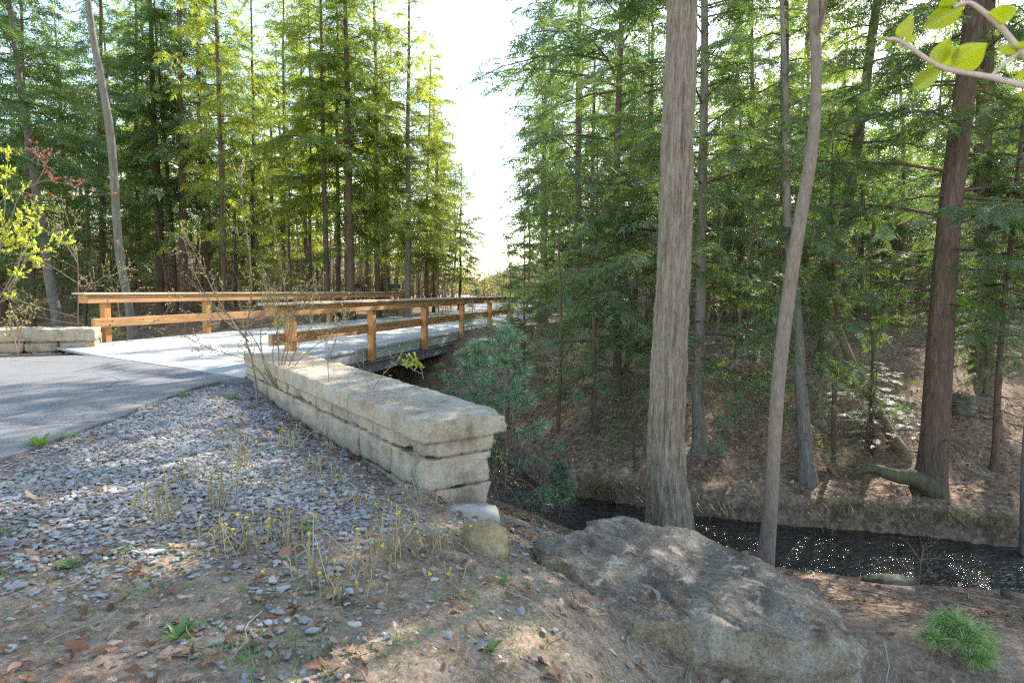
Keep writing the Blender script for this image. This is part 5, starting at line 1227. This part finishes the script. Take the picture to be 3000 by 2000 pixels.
for k, a in enumerate([('big pale coltsfoot clump at the left of the patch, bent to both sides', 490, 1528, .27, 22, 1), ('dense upright coltsfoot clump in the middle of the gravel', 655, 1490, .27, 22, 2), ('coltsfoot with open yellow flower left of the dense upright clump', 565, 1415, .20, 13, 3), ('coltsfoot clump behind the dense upright one, with yellow heads', 715, 1378, .24, 18, 3), ('coltsfoot clump at the foot of the bare shrub', 845, 1325, .22, 18, 2),
        ('wide coltsfoot clump with the most yellow flowers at bottom left', 720, 1615, .22, 20, 4), ('thin coltsfoot group left of the widest flowering clump', 655, 1600, .18, 9, 2), ('coltsfoot clump with orange heads beside the green blades', 845, 1612, .19, 14, 3), ('tall coltsfoot clump with hanging heads, front centre left', 935, 1688, .27, 16, 1), ('small coltsfoot pair with one yellow head below the tall clump', 968, 1760, .12, 5, 1),
        ('stiff pale coltsfoot bundle nearest the camera', 1052, 1752, .18, 16, 0), ('tall branching coltsfoot clump in front of the footing', 1128, 1660, .29, 26, 3), ('coltsfoot clump left of the rounded rock', 1250, 1625, .25, 22, 3), ('thin coltsfoot stems touching the rounded rock', 1312, 1610, .14, 7, 3), ('coltsfoot clump under the wall corner', 1216, 1475, .15, 10, 2), ('coltsfoot clump against the wall foot left of the corner', 1075, 1498, .16, 12, 2),
        ('short coltsfoot between two brown leaf heaps mid gravel', 800, 1440, .14, 9, 1), ('coltsfoot clump near the wall, half in shade', 905, 1400, .2, 16, 2), ('faint coltsfoot clump at the upper edge of the patch', 675, 1290, .14, 9, 3), ('slim coltsfoot stems near the wall end stone', 955, 1330, .15, 8, 2), ('arched coltsfoot stems right of the footing', 1560, 1545, .13, 4, 1), ('leaning coltsfoot stems in front of the rounded rock', 1310, 1720, .12, 6, 3),
        ('single arching coltsfoot left of the wall corner', 960, 1470, .13, 5, 1), ('coltsfoot stems by the lowest wall stones', 1010, 1420, .15, 9, 2), ('lone upright coltsfoot with bud in the open gravel', 572, 1640, .11, 3, 0), ('coltsfoot clump at the far left of the patch', 395, 1510, .12, 5, 2)]):
    coltsfoot(*a[:5], 400 + k, a[5])
# long grass and fern tufts hanging over the far bank
def bank_grass():
    r = np.random.default_rng(75); q = []
    for k in range(150):
        px, py = (r.uniform(1700, 1900), r.uniform(1440, 1520)) if k < 60 else (r.uniform(2000, 2950), r.uniform(1500, 1570)); c = hit(px, py)
        for b_ in range(14):
            a = r.uniform(0, 6.28); L = r.uniform(.08, .3); p = np.array([c.x + r.normal(0, .08), c.y + r.normal(0, .06), c.z]); d = np.array([math.cos(a), math.sin(a) - .6, .5]); s = np.array([-math.sin(a), math.cos(a), 0]) * .004; m = p + d * L * .5; t = p + d * L + np.array([0, 0, -L * .55]); q.append([p - s, p + s, m + s, m - s]); q.append([m - s, m + s, t + s * .2, t - s * .2])
    tag(link('bank_grass', leafquads(q, 'bank_grass', [foliage('dry_grass', [(.2, (.08, .10, .03)), (.5, (.2, .17, .08)), (.8, (.3, .24, .14))], [(.2, (.12, .16, .03)), (.8, (.4, .34, .16))], .35, .04)])), 'dry and green grass hanging over the stream bank', 'grass', None, 'stuff')
bank_grass()

# ------------------------------------------------------------------ vehicles far off
def trailer():
    c = at(1085, 846, 36); z = tz(c.x, c.y); e = empty('utility_trailer', (c.x, c.y, z), 'old black trailer with a round wheel guard parked beyond the far railing', 'trailer', None, (0, 0, R(8)))
    def lathe(name, prof, m, y):
        mb = MB(); mb.tube([(0, y + p[1], 0) for p in prof], [p[0] for p in prof], 24, False); return mb
    zc = 1.62 - z - .42
    b_ = MB(); b_.box((-1.1, -.72, zc + .12), (.95, .72, zc + .17)); b_.build('bed', M_BLACK, e, False, .01)
    for y in (-.74, .74):
        b_ = MB(); b_.box((-1.1, y - .02, zc + .42), (.95, y + .02, zc + .46)); b_.box((-1.1, y - .02, zc + .3), (.95, y + .02, zc + .33))
        for x in (-1.1, -.4, .3, .91): b_.box((x, y - .025, zc + .17), (x + .04, y + .025, zc + .46))
        b_.build('side_rail', M_BLACK, e, False)
        s = 1 if y > 0 else -1; yw = s * .86
        b_ = MB(); b_.tube([(-.65, yw - .09, zc), (-.65, yw - .08, zc), (-.65, yw + .08, zc), (-.65, yw + .09, zc)], [.24, .31, .31, .24], 28, True); w_ = b_.build('wheel', M_TYRE, e, True)
        b_ = MB(); b_.tube([(-.65, yw - .095, zc), (-.65, yw + .095, zc)], [.17, .17], 20, True); b_.build('rim', M_STEEL, w_, True)
        b_ = MB(); a = np.linspace(R(-5), R(185), 14)
        for i_ in range(13):
            p0, p1 = [(-.65 + .42 * math.cos(t), zc + .42 * math.sin(t)) for t in (a[i_], a[i_ + 1])]; b_.quad((p0[0], yw - .13, p0[1]), (p1[0], yw - .13, p1[1]), (p1[0], yw + .13, p1[1]), (p0[0], yw + .13, p0[1]))
        f = b_.build('wheel_guard', M_STEEL, e, True); md = f.modifiers.new('thick', 'SOLIDIFY'); md.thickness = .012
    b_ = MB(); b_.box((1.0, -.3, zc + .1), (1.75, .3, zc + .36)); b_.build('tool_box', M_GREENBOX, e, False, .02)
    b_ = MB(); b_.tube([(.9, 0, zc + .05), (2.4, 0, zc - .02)], [.04, .04], 8); b_.build('tow_bar', M_BLACK, e, True)
    b_ = MB(); b_.tube([(2.3, 0, 0), (2.3, 0, zc)], [.03, .03], 8); b_.build('stand', M_BLACK, e, True)
trailer()
def car():
    c = at(1468, 840, 62); z = tz(c.x, c.y); e = empty('parked_car', (c.x, c.y, z), 'pale silver car parked far off behind the saplings at the clearing end', 'car', None, (0, 0, R(14)))
    prof = [(-2.2, .35), (-2.22, .75), (-1.95, .92), (-1.25, .98), (-.65, 1.4), (.55, 1.45), (1.35, 1.02), (2.1, .9), (2.22, .6), (2.15, .33)]
    bm = bmesh.new(); L = [bm.verts.new((x, -.85 + (.14 if zz > 1.1 else 0), zz)) for x, zz in prof]; Rr = [bm.verts.new((x, .85 - (.14 if zz > 1.1 else 0), zz)) for x, zz in prof]
    bm.faces.new(L); bm.faces.new(Rr[::-1])
    for i_ in range(len(prof)):
        j_ = (i_ + 1) % len(prof); bm.faces.new((L[i_], Rr[i_], Rr[j_], L[j_]))
    bmesh.ops.recalc_face_normals(bm, faces=bm.faces); bmesh.ops.bevel(bm, geom=bm.edges[:], offset=.05, segments=2, affect='EDGES')
    me = bpy.data.meshes.new('body'); bm.to_mesh(me); bm.free(); me.materials.append(M_CARP); link('body', me, e)
    for y, s in ((-.80, -1), (.80, 1)):
        b_ = MB(); b_.quad((-.95, y + s * .03, 1.03), (-.02, y + s * .03, 1.03), (-.02, y - s * .06, 1.36), (-.55, y - s * .06, 1.36)); b_.quad((.03, y + s * .03, 1.03), (.95, y + s * .03, 1.03), (.5, y - s * .06, 1.38), (.03, y - s * .06, 1.37)); b_.build('side_window', M_GLASS, e, False)
        for x in (-1.4, 1.4):
            b_ = MB(); b_.tube([(x, y - s * .1, .32), (x, y + s * .08, .32), (x, y + s * .09, .32)], [.32, .32, .22], 20, True); w_ = b_.build('wheel', M_TYRE, e, True)
            b_ = MB(); b_.tube([(x, y + s * .085, .32), (x, y + s * .1, .32)], [.2, .18], 16, True); b_.build('rim', M_STEEL, w_, True)
        b_ = MB(); b_.box((2.16, s * .6 - .15, .62), (2.25, s * .6 + .15, .74)); b_.build('headlight', M_STEEL, e, False, .02)
    b_ = MB(); b_.quad((-1.24, -.7, 1.01), (-1.24, .7, 1.01), (-.68, .62, 1.395), (-.68, -.62, 1.395)); b_.build('rear_window', M_GLASS, e, False)
    b_ = MB(); b_.quad((1.33, -.7, 1.06), (1.33, .7, 1.06), (.58, .62, 1.47), (.58, -.62, 1.47)); b_.build('windscreen', M_GLASS, e, False)
car()
